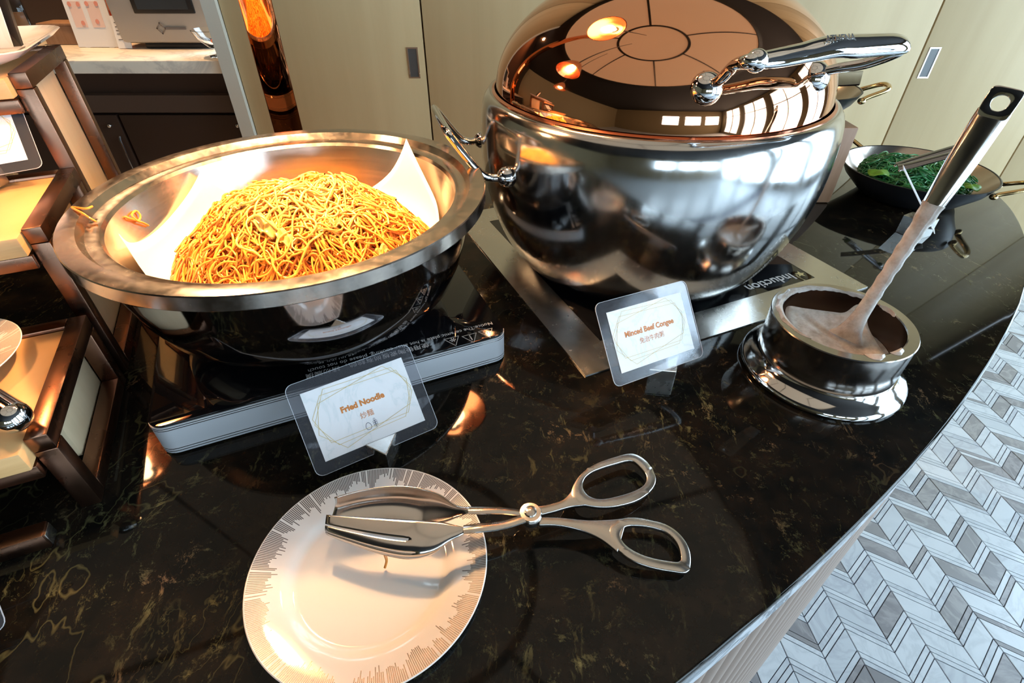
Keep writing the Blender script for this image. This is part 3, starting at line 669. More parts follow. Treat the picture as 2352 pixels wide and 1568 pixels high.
# sign at far left in front of the tall riser
def sign_px(pTL, pTR, pBL, zs, **k): return sign(at(*pTL, zs[0]), at(*pTR, zs[0]), at(*pBL, zs[1]), **k)
S1 = [Vector(q) for q in ((-.1922, .3399, .068), (-.1080, .3876, .0713), (-.1688, .3021, .020))]
T3 = at(65, 367, .2035)-Vector((-.0846, .3498, .0232))
s3 = sign(*[q+T3 for q in S1], [], 'laminated sign standing on the middle riser in front of the tallest riser, upper left')
w3 = s3[4]-s3[2]*s3[6]*.5; V, F = box8([Vector((w3.x+a, w3.y+b, z)) for z in (.1803, .197) for a, b in ((-.012, -.004), (.012, -.004), (.012, .02), (-.012, .02))]); obj('steel_wedge', V, F, 'brushed', s3[0], bevel=.001)
T4 = at(14, 1440, .0156)-Vector((-.0727, .3489, .0156))
s4 = sign(*[q+T4 for q in S1], [], 'laminated sign cut off by the left edge of the photo, lowest at the left')
w4 = s4[4]-s4[2]*s4[6]*.5; V, F = box8([Vector((w4.x+a, w4.y+b, z)) for z in (.0004, .017) for a, b in ((-.012, -.004), (.012, -.004), (.012, .02), (-.012, .02))]); obj('steel_wedge', V, F, 'brushed', s4[0], bevel=.001)

# ------------------------------------------------------------------ portable induction hob
HT = .040
c_ = at(338, 990, HT); FL = uv((Vector((-.3335, .3209, 0))).dot(UU), (Vector((-.3335, .3209, 0))).dot(VV)); hw, hd = .3605, .300
u0, v0 = FL.dot(UU), FL.dot(VV); hc = uv(u0+hw/2, v0+hd/2)
hob = empty('induction_hob', hc, 'portable black glass induction hob with aluminium side band under the noodle bowl', 'hob')
def rr(z, ins=0.0, rad=.016): return [Vector((p.x, p.y, z)) for p in rrect(hc, UU, VV, hw-2*ins, hd-2*ins, rad-ins, 6)]
V, F = prism(rr(.003), (0, 0, .0345)); obj('side_band', V, F, 'alu', hob, angle=30)
for z in (.0055, .0085, .033, .0355): V, F = ring(rr(z, -.0004), rr(z, .0006), (0, 0, .0008)); obj('band_line', V, F, 'steel', hob, angle=30)
V, F = prism(rr(.0376, .0006), (0, 0, .0024)); obj('glass_top', V, F, 'ceramic_glass', hob, angle=30, bevel=.0006)
V, F = prism(rr(.0006, .02), (0, 0, .0024)); obj('foot_base', V, F, 'rubber', hob, angle=30)
ex_, ey_ = -UU, -VV                     # print reads from the other side
def hp(px, py): return at(px, py, HT+.0001)
text('printed_notice', 'Notice:The ceramic plate is hot after cooking, please do not touch', .0088, hp(1131, 741), ex_, ey_, 'print', hob, 0, 'LEFT', width=.205)
text('printed_notice', '使用後陶瓷板尚有餘熱，請勿觸摸', .0115, hp(985, 790), ex_, ey_, 'print', hob, 0, 'LEFT', width=.13)
for k, (px, py) in enumerate(((1118, 763), (1081, 774), (1040, 781))):
    o0 = hp(px, py); T = [o0+ex_*a+ey_*b for a, b in ((-.0085, -.005), (.0085, -.005), (0, .0105))]
    V, F = line_strip(T, .0007, (0, 0, 1)); tr_ = obj('warning_triangle', V, F, 'print', hob, smooth=False)
    if k == 0: ms_ = [line_strip([o0+ex_*(a+.001*math.sin(q*2))+ey_*(-.0028+q*.0014) for q in range(5)], .0008, (0, 0, 1), False) for a in (-.003, 0, .003)]
    elif k == 1: ms_ = [line_strip([o0+ey_*-.0005, o0+ey_*.005], .0012, (0, 0, 1), False), line_strip([o0+ey_*-.003, o0+ey_*-.002], .0012, (0, 0, 1), False)]
    else: ms_ = [line_strip([o0+ex_*.003*math.cos(q)+ey_*(.003*math.sin(q)-.0005), o0], .0011, (0, 0, 1), False) for q in np.linspace(0, 5, 6)]
    V, F = join(*ms_); obj('warning_symbol', V, F, 'print', tr_, smooth=False)

# ------------------------------------------------------------------ noodle bowl
BC = (-.238, .539)
bowl = empty('noodle_bowl', (BC[0], BC[1], HT), 'wide polished steel bowl with broad rolled rim holding fried noodles', 'bowl')
outer = [(.0, .0415), (.095, .0413), (.118, .044), (.150, .056), (.168, .074), (.179, .100), (.186, .130), (.189, .158), (.191, .1655)]
rim = [(.191, .1655), (.2083, .1655), (.2092, .1665), (.2092, .1790), (.2084, .1800), (.200, .1806), (.1925, .1800), (.1905, .1770), (.188, .1730), (.180, .1725), (.1765, .1715), (.174, .1680)]
inner = [(.174, .1680), (.166, .140), (.156, .112), (.140, .085), (.118, .066), (.09, .058), (0, .057)]
V, F = lathe(outer, BC, 160); F = F[:-1]; obj('outer_body', V, F, 'bowl_steel', bowl)
V, F = lathe(rim, BC, 160); F = F[:-2]; obj('rim', V, F, 'rim_steel', bowl, angle=35)
V, F = lathe(inner, BC, 160); F = F[:-1]; obj('inner_wall', V, F, 'bowl_in', bowl)
# paper liner: a sheet pressed into the bowl with its corners standing up the wall
ip = inner[::-1]; cum = [0]
for a, b in zip(ip[:-1], ip[1:]): cum.append(cum[-1]+math.hypot(b[0]-a[0], b[1]-a[1]))
def wallpt(s, off=.0018):
    s = max(0, s)
    for k in range(len(ip)-1):
        if s <= cum[k+1] or k == len(ip)-2:
            t = (s-cum[k])/(cum[k+1]-cum[k]); r_ = ip[k][0]+(ip[k+1][0]-ip[k][0])*t; z_ = ip[k][1]+(ip[k+1][1]-ip[k][1])*t
            return r_-off, z_+off*.6
LC = [(R(50), .262), (R(149), .236), (R(214), .240), (R(-20), .222)]   # corner directions and lengths on the unrolled sheet
poly = [Vector((l*math.cos(a), l*math.sin(a))) for a, l in sorted(LC)]
N1, N2 = 34, 34; V, F = [], []
for i in range(N1+1):
    for j in range(N2+1):
        s, t = i/N1, j/N2; p = poly[0]*(1-s)*(1-t)+poly[1]*s*(1-t)+poly[2]*s*t+poly[3]*(1-s)*t
        L_ = p.length; a = math.atan2(p.y, p.x); r_, z_ = wallpt(L_, .002+.0035*max(0, math.sin(a*5+1)))
        if L_ > .19:      # free corners lean off the wall
            k = (L_-.19); r_ -= k*.18; z_ += k*.0
        V.append((BC[0]+r_*math.cos(a), BC[1]+r_*math.sin(a), z_))
for i in range(N1):
    for j in range(N2): k = i*(N2+1)+j; F.append((k, k+1, k+N2+2, k+N2+1))
lin = obj('paper_liner', V, F, 'paper', None, origin=(BC[0], BC[1], .06), solid=.0004); tag(lin, 'white baking paper lining the noodle bowl, its corners standing up', 'paper')
# noodle heap
MC = (-.232, .535)
def heap(x, y):
    dx, dy = (x-MC[0])/.158, (y-MC[1])/.135; q = dx*dx+dy*dy
    h = max(0, 1-q)**.85
    bump_ = .006*math.sin(x*47+1)*math.sin(y*53)+.004*math.sin(x*90)*math.cos(y*80)
    return .085+(.102+bump_)*h
def strands(N, hf, cx_, cy_, rx, ry, rad, lens, seg, cols, wav, sides=5, rnd=None, sink=.012, curl=26):
    V = np.zeros((N*(seg+1)*sides, 3)); Cc = np.zeros((N*(seg+1)*sides, 3)); F = []
    ang = np.linspace(0, 2*PI, sides, endpoint=False)
    for s in range(N):
        q = math.sqrt(rnd.random())*.97; a = rnd.random()*2*PI; x, y = cx_+rx*q*math.cos(a), cy_+ry*q*math.sin(a)
        hd_ = rnd.random()*2*PI; L = lens[0]+(lens[1]-lens[0])*rnd.random()**1.5; st = L/seg; cv = rnd.normal()*curl; ph = rnd.random()*6
        up_ = rnd.random()**1.6; depth = sink*(1-up_)-(.004 if rnd.random() < .06 else 0); amp = wav*(.4+rnd.random()); fr = 40+rnd.random()*90
        P = np.zeros((seg+1, 3)); l = 0
        for k in range(seg+1):
            P[k] = (x, y, hf(x, y)-depth+amp*math.sin(ph+l*fr))
            cv += rnd.normal()*curl*.5; cv *= .86; hd_ += cv*st; x += math.cos(hd_)*st; y += math.sin(hd_)*st; l += st
            dx, dy = (x-cx_)/rx, (y-cy_)/ry
            q2 = math.sqrt(dx*dx+dy*dy)
            if q2 > 1: hd_ += .9; x, y = cx_+rx*dx/q2, cy_+ry*dy/q2
        T = np.gradient(P, axis=0); T /= np.linalg.norm(T, axis=1)[:, None]+1e-9
        B = np.cross(T, [0, 0, 1.0]); B /= np.linalg.norm(B, axis=1)[:, None]+1e-9; Nn = np.cross(B, T); r_ = rad*(.8+.45*rnd.random())
        ringp = P[:, None, :]+r_*(np.cos(ang)[None, :, None]*B[:, None, :]+np.sin(ang)[None, :, None]*Nn[:, None, :])
        b0 = s*(seg+1)*sides; V[b0:b0+(seg+1)*sides] = ringp.reshape(-1, 3)
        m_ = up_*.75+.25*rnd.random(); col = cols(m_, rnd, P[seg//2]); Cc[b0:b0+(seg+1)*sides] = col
        for k in range(seg):
            for i in range(sides):
                i2 = (i+1) % sides; F.append((b0+k*sides+i, b0+k*sides+i2, b0+(k+1)*sides+i2, b0+(k+1)*sides+i))
    return V, F, Cc
def strand_obj(name, V, F, Cc, m, parent, origin):
    me = bpy.data.meshes.new(name); V = V-np.array(origin)
    F = np.array(F, dtype=np.int32); me.vertices.add(len(V)); me.vertices.foreach_set('co', V.ravel())
    me.loops.add(F.size); me.loops.foreach_set('vertex_index', F.ravel()); me.polygons.add(len(F)); me.polygons.foreach_set('loop_start', np.arange(0, F.size, 4, dtype=np.int32))
    me.update(calc_edges=True); me.validate()
    at_ = me.attributes.new('col', 'FLOAT_COLOR', 'POINT'); at_.data.foreach_set('color', np.c_[Cc, np.ones(len(Cc))].ravel().astype(np.float32))
    me.shade_smooth(); o = link(name, me, m, parent); o.location = Vector(origin)-(rootloc(parent) if parent else Vector((0, 0, 0))); return o
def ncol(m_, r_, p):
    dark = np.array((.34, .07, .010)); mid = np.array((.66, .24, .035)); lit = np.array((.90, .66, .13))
    edge = min(1, max(0, ((p[0]-MC[0])/.158)**2+((p[1]-MC[1])/.135)**2)); m_ = max(0, min(1, m_-.62*edge+.10))  # soy-red depths; heap's lit top and darker edge put into strand colours
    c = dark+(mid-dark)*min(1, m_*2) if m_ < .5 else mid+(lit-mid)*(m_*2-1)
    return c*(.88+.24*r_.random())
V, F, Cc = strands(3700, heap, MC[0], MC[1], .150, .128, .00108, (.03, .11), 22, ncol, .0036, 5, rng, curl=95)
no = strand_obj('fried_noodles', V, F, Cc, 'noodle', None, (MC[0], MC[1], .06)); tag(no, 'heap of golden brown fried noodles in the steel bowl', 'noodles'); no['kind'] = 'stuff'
V, F = [], []
for i in range(25):
    for j in range(48):
        q = i/24*.99; a = 2*PI*j/48; x, y = MC[0]+.146*q*math.cos(a), MC[1]+.124*q*math.sin(a); V.append((x, y, heap(x, y)-.011))
for i in range(24):
    for j in range(48): F.append((i*48+j, i*48+(j+1) % 48, (i+1)*48+(j+1) % 48, (i+1)*48+j))
core = obj('noodle_core', V, F, mat('packed_noodles', (.42, .13, .02), .5), no)
for (px, py, z, sx, sy, a) in ((622, 558, .150, .012, .007, -.5), (668, 590, .140, .011, .006, -.7), (760, 470, .185, .007, .004, .5), (870, 520, .165, .008, .004, .9), (560, 500, .165, .007, .004, .2)):
    p = at(px, py, z); V, F = [], []
    for i in range(9):
        for j in range(6):
            s, t = (i/8-.5)*2*sx, (j/5-.5)*2*sy*(1-.5*abs(i/8-.5)); X = s*math.cos(a)-t*math.sin(a); Y = s*math.sin(a)+t*math.cos(a)
            V.append((p.x+X, p.y+Y, heap(p.x+X, p.y+Y)+.0025+.0022*math.sin(i*1.4)+.0015*math.cos(j*2)))
    for i in range(8):
        for j in range(5): F.append((i*6+j, i*6+j+1, i*6+j+7, i*6+j+6))
    big = sx > .01
    cb = obj('cabbage_shred', V, F, 'cabbage', no, solid=.0012)
# stray noodles
def stray(pts, label, parent=None, r_=.0011):
    P = spline(pts, 6); V, F = tube(P, r_, 6); me = obj('stray_noodle', V, F, mat('stray_noodle_skin', (.66, .24, .04), .3), None, origin=P[0]); tag(me, label, 'noodle'); return me
stray([at(212, 474, .1815), at(196, 479, .1825), at(165, 476, .1815), at(190, 490, .1825), at(205, 500, .178), at(221, 509, .1745)], 'stray noodle bent over the left rim of the bowl')
def onwall(px, py, zs=(.09, .172)):
    best = None
    for z in np.linspace(zs[0], zs[1], 60):
        p = at(px, py, z); r_ = math.hypot(p.x-BC[0], p.y-BC[1])
        rw = np.interp(z, [q[1] for q in ip], [q[0] for q in ip]); d = abs(rw-.002-r_)
        if best is None or d < best[0]: best = (d, p)
    return best[1]
stray([onwall(*q) for q in ((286, 497), (300, 502), (318, 506), (322, 495), (312, 484), (303, 494), (315, 507), (330, 512), (341, 518))], 'stray noodle curled on the left inner wall of the bowl')

# ------------------------------------------------------------------ built-in hob
u0, v0 = Vector((.0833, .4372, 0)).dot(UU), Vector((.0833, .4372, 0)).dot(VV)
bh = empty('built_in_hob', uv(u0+.228, v0+.228), 'flush built-in induction hob with steel frame and black glass under the copper-lidded pot', 'hob')
q = lambda a, b, z: [uv(u0+a, v0+a, z), uv(u0+b, v0+a, z), uv(u0+b, v0+b, z), uv(u0+a, v0+b, z)]
V, F = ring(q(0, .4565, .0002), q(.048, .4085, .0002), (0, 0, .0022)); obj('steel_frame', V, F, 'brushed', bh, smooth=False)
V, F = prism(q(.0485, .408, .0002), (0, 0, .0019)); obj('glass_top', V, F, 'ceramic_glass', bh, smooth=False)
g0 = at(1832, 623, .0022)
text('printed_name', 'Induction', .027, at(1822, 632, .0023), -UU, -VV, 'print', bh, .0004, 'LEFT', width=.085)
st = [at(1838, 629, .0023)+UU*(.008 if k % 2 == 0 else .0035)*math.cos(R(36*k))+VV*(.008 if k % 2 == 0 else .0035)*math.sin(R(36*k)) for k in range(10)]
V, F = prism(st, (0, 0, .0001)); obj('printed_star', V, F, 'gold', bh, smooth=False)

# ------------------------------------------------------------------ the big pot
PC = (.1858, .7322)
pot = empty('soup_station', (PC[0], PC[1], .0022), 'big barrel-shaped satin steel pot with domed polished copper lid', 'pot')
prof = [(.0, .0035), (.148, .0035), (.1537, .006), (.175, .0146), (.1854, .0262), (.1935, .0379), (.2001, .0505), (.2058, .0631), (.2106, .0757), (.2148, .0883), (.2184, .101), (.2215, .1136), (.2239, .1262), (.2259, .1388), (.2273, .1514), (.2279, .1641), (.2280, .1782), (.2277, .1924), (.2268, .2066), (.2250, .2180), (.2220, .2270), (.2170, .2335), (.2130, .2350), (.2095, .2348), (.2075, .233), (.2075, .22), (.21, .18), (.20, .08), (.15, .02), (0, .012)]
V, F = lathe(prof, PC, 192); obj('body', V, F, 'pot_steel', pot)
V, F = lathe([(0, .0023), (.125, .0023), (.13, .0034), (0, .0034)], PC, 96); obj('base_disc', V, F, 'black', pot)
lz = .2375; lid = []
for k in range(41):
    a = PI/2*k/40; lid.append((.2065*math.cos(a), lz+.130*math.sin(a)))
V, F = lathe([(.2075, lz-.004), (.2115, lz-.0035), (.2118, lz-.0015), (.2085, lz)], PC, 160, True); 
lid_o = obj('lid', *lathe(lid, PC, 192), 'copper', pot); obj('lid_flange', V, F, 'copperrim', lid_o)
# lid handle
L1, L2 = Vector((.1845, .5370, .2835)), Vector((.3105, .5845, .2835)); hd_ = (L2-L1).normalized(); hn = Vector((hd_.y, -hd_.x, 0)).normalized(); zu = Vector((0, 0, 1))
def boss(c, n, r_, h, m, parent, nm='boss'):
    n = Vector(n).normalized(); a, b = frame(n); V, F = [], []
    pr = [(1, -.3), (1.0, .0), (.93, .35), (.7, .7), (.4, .9), (0.02, 1)]
    for rr_, hh in pr:
        for k in range(20): q_ = 2*PI*k/20; V.append(c+a*math.cos(q_)*r_*rr_+b*math.sin(q_)*r_*rr_+n*hh*h)
    for j in range(len(pr)-1):
        for k in range(20): F.append((j*20+k, j*20+(k+1) % 20, (j+1)*20+(k+1) % 20, (j+1)*20+k))
    F.append(tuple((len(pr)-1)*20+k for k in range(20)))
    return obj(nm, V, F, m, parent)
lh = empty('lid_handle', L1); lh.parent = lid_o; lh.location = L1-rootloc(lid_o)
bpy.data.objects.remove(lh)
G1, G2 = L1+hn*.050+zu*.027, L2+hn*.050+zu*.030+hd_*.012
arm1 = spline([L1+hn*.004, L1+hn*.016+zu*.006, L1+hn*.030+zu*.020, G1-hd_*.004, G1+hd_*.006], 6)
arm2 = spline([L2+hn*.004, L2+hn*.016+zu*.006+hd_*.008, L2+hn*.032+zu*.012+hd_*.022, G2+hd_*.022-zu*.006, G2+hd_*.024], 6)
grip_c = [G1, G1+hd_*.012, G1+hd_*.03+zu*.001, G1+hd_*.055+zu*.003, G1+hd_*.085+zu*.006, G1+hd_*.11+zu*.005, G2+hd_*.012+zu*.001, G2+hd_*.026-zu*.001]
gw = [.0065, .0085, .0095, .010, .0115, .0125, .0115, .009]
GP = spline(grip_c, 5); gr = list(np.interp(np.linspace(0, 7, len(GP)), range(8), gw))
V, F = tube(GP, gr, 18, flat=((hn*.6+zu).normalized(), .62)); grip = obj('grip', V, F, 'chrome', lid_o, angle=60)
V, F = tube(arm1, list(np.linspace(.0045, .0065, len(arm1))), 14); obj('handle_arm', V, F, 'chrome', lid_o)
V, F = tube(arm2, list(np.linspace(.0045, .0055, len(arm2))), 14); obj('handle_arm', V, F, 'chrome', lid_o)
V, F = ball(G1+hd_*.004, .0095, 18, 12, (1, 1, 1)); obj('knuckle', V, F, 'chrome', lid_o)
n1 = Vector((0, -.83, .56)); n2 = Vector((.536, -.629, .564))
boss(L1-n1*.002-zu*.004, n1, .016, .014, 'chrome', lid_o); boss(L2-n2*.002-zu*.004, n2, .016, .014, 'chrome', lid_o)
text('engraving', 'ATHENA', .0085, G1+hd_*.087+zu*.0128+hn*.0035, hd_, (zu*.78-hn*.62).normalized(), 'brushed', grip, .0001, extr=.0002)
# side handle of the pot
zc = .166
def wallp(phi, z, rr_=.2275): return Vector((PC[0]+rr_*math.cos(R(phi)), PC[1]+rr_*math.sin(R(phi)), z))
B1, B2 = wallp(177, zc), wallp(213, zc); nb1 = (B1-Vector((PC[0], PC[1], zc))).normalized(); nb2 = (B2-Vector((PC[0], PC[1], zc))).normalized(); nm_ = (nb1+nb2).normalized(); hd2 = (B2-B1).normalized()
boss(B1, nb1, .0115, .012, 'chrome', pot); boss(B2, nb2, .0125, .014, 'chrome', pot)
loop = spline([B1+nb1*.006, B1+nm_*.020+hd2*.002, B1+nm_*.034+zu*.008+hd2*.002, B1+nm_*.058+zu*.040+hd2*.012, B1+nm_*.066+zu*.052+hd2*.028, B2+nm_*.066+zu*.052-hd2*.028, B2+nm_*.058+zu*.040-hd2*.012, B2+nm_*.034+zu*.008-hd2*.002, B2+nm_*.020-hd2*.002, B2+nb2*.006], 6)
V, F = tube(loop, .0048, 14); obj('side_handle', V, F, 'chrome', pot)
B1, B2 = wallp(-34, zc), wallp(-4, zc)   # twin handle on the far right side, turned away
# ------------------------------------------------------------------ little congee pot
KC = (.3545, .4531)
kp_ = empty('congee_pot', (KC[0], KC[1], 0), 'small thick-walled steel pot of congee on a wide polished foot', 'pot')
V, F = lathe([(.0, .001), (.0845, .001), (.0862, .003), (.0862, .006), (.084, .009), (.078, .013), (.073, .018), (.0715, .021), (.069, .021), (0, .02)], KC, 128); obj('foot_ring', V, F, 'steel', kp_)
V, F = lathe([(.0, .0205), (.0685, .0205), (.0700, .023), (.0712, .066), (.0716, .0690), (.0708, .0700), (.0612, .0700), (.0602, .0692), (.0598, .0675), (0.0598, .0674)][:9], KC, 128); F = F[:-1]; obj('body', V, F, 'kbody', kp_)
V, F = lathe([(.0597, .0690), (.0597, .030), (.055, .025), (0, .025)], KC, 128); F = F[:-1]; obj('inner_wall', V, F, 'pot_inner', kp_)
def smear(a0, a1, w0, seed):
    rr_ = random.Random(seed); V, F = [], []; n = max(8, int((a1-a0)/3)); 
    for i in range(n+1):
        a = R(a0+(a1-a0)*i/n); e = math.sin(PI*i/n)**.5; wd = w0*e*(.9+.15*math.sin(i*.9+seed)+.12*rr_.random()); r0 = .0596; h = .0018*e+.0002
        cc = [(r0-.0004, .0695-.002*e*rr_.random()-.001), (r0+.0003, .0702+h*.4), (r0+wd*.5, .0702+h), (r0+wd, .0702+h*.3), (r0+wd+.0004, .0701)]
        for x, z in cc: V.append((KC[0]+x*math.cos(a), KC[1]+x*math.sin(a), z))
    for i in range(n):
        for k in range(4): F.append((i*5+k, i*5+k+1, (i+1)*5+k+1, (i+1)*5+k))
    return V, F
cg = obj('congee', *lathe([(0, .0318), (.03, .032), (.05, .0325), (.0594, .034), (.0594, .0255), (0, .0255)], KC, 64), 'congee', None, origin=(KC[0], KC[1], .03)); tag(cg, 'thick greyish pink rice congee filling the small steel pot', 'congee')
for a in ((60, 215, .0072, 3), (30, 62, .005, 4), (262, 282, .008, 5), (288, 305, .0065, 6), (5, 25, .003, 8)): obj('smear', *smear(*a), 'congee', cg)
# ladle
lb = Vector((.3575, .4405, .053)); top = at(2318, 205, .292)
hdir = (top-lb).normalized(); sidev = hdir.cross(Vector((0, -1, 0))).normalized(); sidev = hdir.cross((Vector((0, 0, CAMZ))-top).normalized()).normalized(); nrm_ = sidev.cross(hdir).normalized()
ladle = empty('ladle', lb, 'long steel ladle standing in the congee, its lower handle coated with congee', 'ladle')
Lh = (top-lb).length
def blade(s0, s1, wf, tf, m, nm, par, n=26, bow=0.0, k=14, ext=0.0):
    V, F = [], []
    for i in range(n+1):
        s = s0+(s1-s0)*i/n; c = lb+hdir*s*Lh+nrm_*bow*math.sin(PI*s); w_ = wf(s)+ext; t = tf(s)+ext
        for j in range(k):
            q_ = 2*PI*j/k; cc, ss = math.cos(q_), math.sin(q_)
            V.append(c+sidev*w_*math.copysign(abs(cc)**.6, cc)+nrm_*(t*math.copysign(abs(ss)**.8, ss)-(.22*w_*(cc*cc))))
    for i in range(n):
        for j in range(k): F.append((i*k+j, i*k+(j+1) % k, (i+1)*k+(j+1) % k, (i+1)*k+j))
    F += [tuple(range(k))[::-1], tuple(n*k+j for j in range(k))]
    return V, F
wf = lambda s: float(np.interp(s, [0, .12, .3, .5, .62, .75, .9, 1.0], [.010, .0062, .0058, .0066, .0095, .0118, .0125, .0118]))
tf = lambda s: float(np.interp(s, [0, .5, .65, 1], [.0016, .0014, .0026, .0024]))
V, F = blade(.10, .93, wf, tf, 'steel', 'handle', ladle); obj('handle', V, F, 'kbody', ladle, angle=50)
# handle end with hanging hole
ec = lb+hdir*.955*Lh; cr = nrm_*(-.0012)
outer_ = []; inner_ = []
for k in range(32):
    q_ = 2*PI*k/32; cc, ss = math.cos(q_), math.sin(q_); sq = .92
    outer_.append(ec+cr+sidev*.0118*math.copysign(abs(cc)**.35, cc)*(1+.03*ss)+hdir*.0125*math.copysign(abs(ss)**.35, ss)); inner_.append(ec+cr+sidev*.0062*cc+hdir*.0062*ss)
V, F = ring(outer_, inner_, nrm_*.0035); obj('handle_end', V, F, 'steel', ladle, bevel=.0005, angle=50)
rg = random.Random(3); jit = [rg.uniform(.7, 1.5) for _ in range(80)]
wf2 = lambda s: wf(s)*1.0+.0003+.0004*math.sin(s*95)+.0003*jit[int(s*79) % 80]; tf2 = lambda s: tf(s)*.6+.0006+.0002*jit[int(s*61) % 80]
V, F = blade(.06, .60, wf2, tf2, 'congee', 'congee_coat', ladle, n=60); obj('congee_coat', V, F, 'congee', ladle, angle=80)
# ladle bowl: a broad shallow scoop full of congee, its shoulders running up into the handle
ol = [(1806, 706, .058), (1850, 709, .058), (1905, 716, .058), (1940, 718, .060), (1968, 700, .066), (1990, 708, .065), (1993, 748, .058), (2012, 786, .052), (2040, 835, .044), (2000, 862, .044), (1930, 850, .047), (1860, 800, .051), (1815, 755, .055)]
ol = [at(*q) for q in ol]; oc_ = []
for p in ol:
    d = Vector((p.x-KC[0], p.y-KC[1])); L_ = min(d.length, .0588); d = d.normalized()*L_; oc_.append(Vector((KC[0]+d.x, KC[1]+d.y, p.z)))
ol = spline(oc_, 6, True); cen = at(1925, 785, .0475); Vb, Fb = [], []; NR = 9
for i in range(NR):
    q_ = i/(NR-1)
    for p in ol: pt = cen.lerp(p, q_); pt.z += .0012*math.sin(pt.x*400+pt.y*250)*(1-q_); Vb.append(pt)
nn_ = len(ol)
for i in range(NR-1):
    for j in range(nn_): Fb.append((i*nn_+j, i*nn_+(j+1) % nn_, (i+1)*nn_+(j+1) % nn_, (i+1)*nn_+j))
obj('scoop', Vb, Fb, 'congee', ladle, solid=.0014, angle=80)
wn_ = lambda s_: float(np.interp(s_, [0, .03, .07, .12, .2], [.018, .0125, .0092, .0074, .0066]))
V, F = blade(.0, .2, wn_, lambda s_: .0024, 'congee', 'neck', ladle, n=16); obj('neck', V, F, 'congee', ladle, angle=80)

# ------------------------------------------------------------------ plate
PLC = (-.1105, .2095)
pl = empty('plate', (PLC[0], PLC[1], 0), 'white porcelain plate with grey radial stripes on the rim, under the salad tongs', 'plate')
pp = [(0, .0006), (.052, .0006), (.054, .0025), (.060, .004), (.085, .0105), (.0905, .0125), (.0912, .0133), (.0905, .0138), (.082, .0118), (.068, .0092), (.0625, .0072), (.0595, .0047), (.055, .0040), (0, .0036)]
V, F = lathe(pp, PLC, 160); obj('porcelain', V, F, plate_mat(PLC, .0900, .066), pl)
# patterned plate on the lowest riser
c2 = at(-150, 858, .092); pl2 = empty('plate', Vector((c2.x, c2.y, .0905)), 'striped plate on the lowest riser at the left edge', 'plate')
V, F = lathe([(r_*.74, z+.0905) for r_, z in pp], (c2.x, c2.y), 128); obj('porcelain', V, F, plate_mat((0, 0), .0666, .022, 'gold_striped_porcelain', (.36, .26, .19)), pl2)
tgp = [at(-75, 890, .118), at(-25, 925, .110), at(28, 958, .1055)]
tg = empty('tongs_end', tgp[-1], 'polished steel tongs end resting on the lowest riser at the left edge', 'tongs')
V, F = join(tube(tgp, [.012, .0125, .0125], 20), ball(tgp[-1], .0125, 20, 12)); obj('grip', V, F, 'chrome', tg)
# square white dish on the tall riser
d0 = uv(-.354, .858, .2805); dish = empty('square_dish', d0, 'white square porcelain dish with upturned edge on the tallest riser', 'dish')
def sq(h, z): return [Vector((p.x, p.y, z)) for p in rrect(d0, UU, VV, 2*h, 2*h*.8, h*.22, 5)]
lv = [(.088, .2805), (.105, .2815), (.130, .2905), (.1395, .2975), (.1375, .2985), (.128, .2925), (.103, .2848), (.0, .2840)]
V, F = [], []; n = len(sq(.1, 0))
for h, z in lv: V += sq(max(h, .002), z)
for j in range(len(lv)-1):
    for i in range(n): F.append((j*n+i, j*n+(i+1) % n, (j+1)*n+(i+1) % n, (j+1)*n+i))
F.append(tuple(range(n))[::-1]); F.append(tuple((len(lv)-1)*n+i for i in range(n)))
obj('porcelain', V, F, 'white', dish, angle=60)
cc = uv(-.33, .80, .286); wc = empty('upright_card', cc, 'upright white card in black frame on the square dish', 'card')
V, F = prism([at(-45, 112, .286), at(50, 106, .286), at(0, -40, .352), at(-90, -40, .352)], (.0, .004, .001)); obj('black_backing', V, F, 'black', wc, smooth=False)
V, F = prism([at(-45, 112, .286)+Vector((0, -.002, .0)), at(33, 109, .286)+Vector((0, -.002, 0)), at(-17, -38, .352)+Vector((0, -.002, 0)), at(-90, -38, .352)+Vector((0, -.002, 0))], (0, .0015, 0)); obj('paper', V, F, 'whitecard', wc, smooth=False)

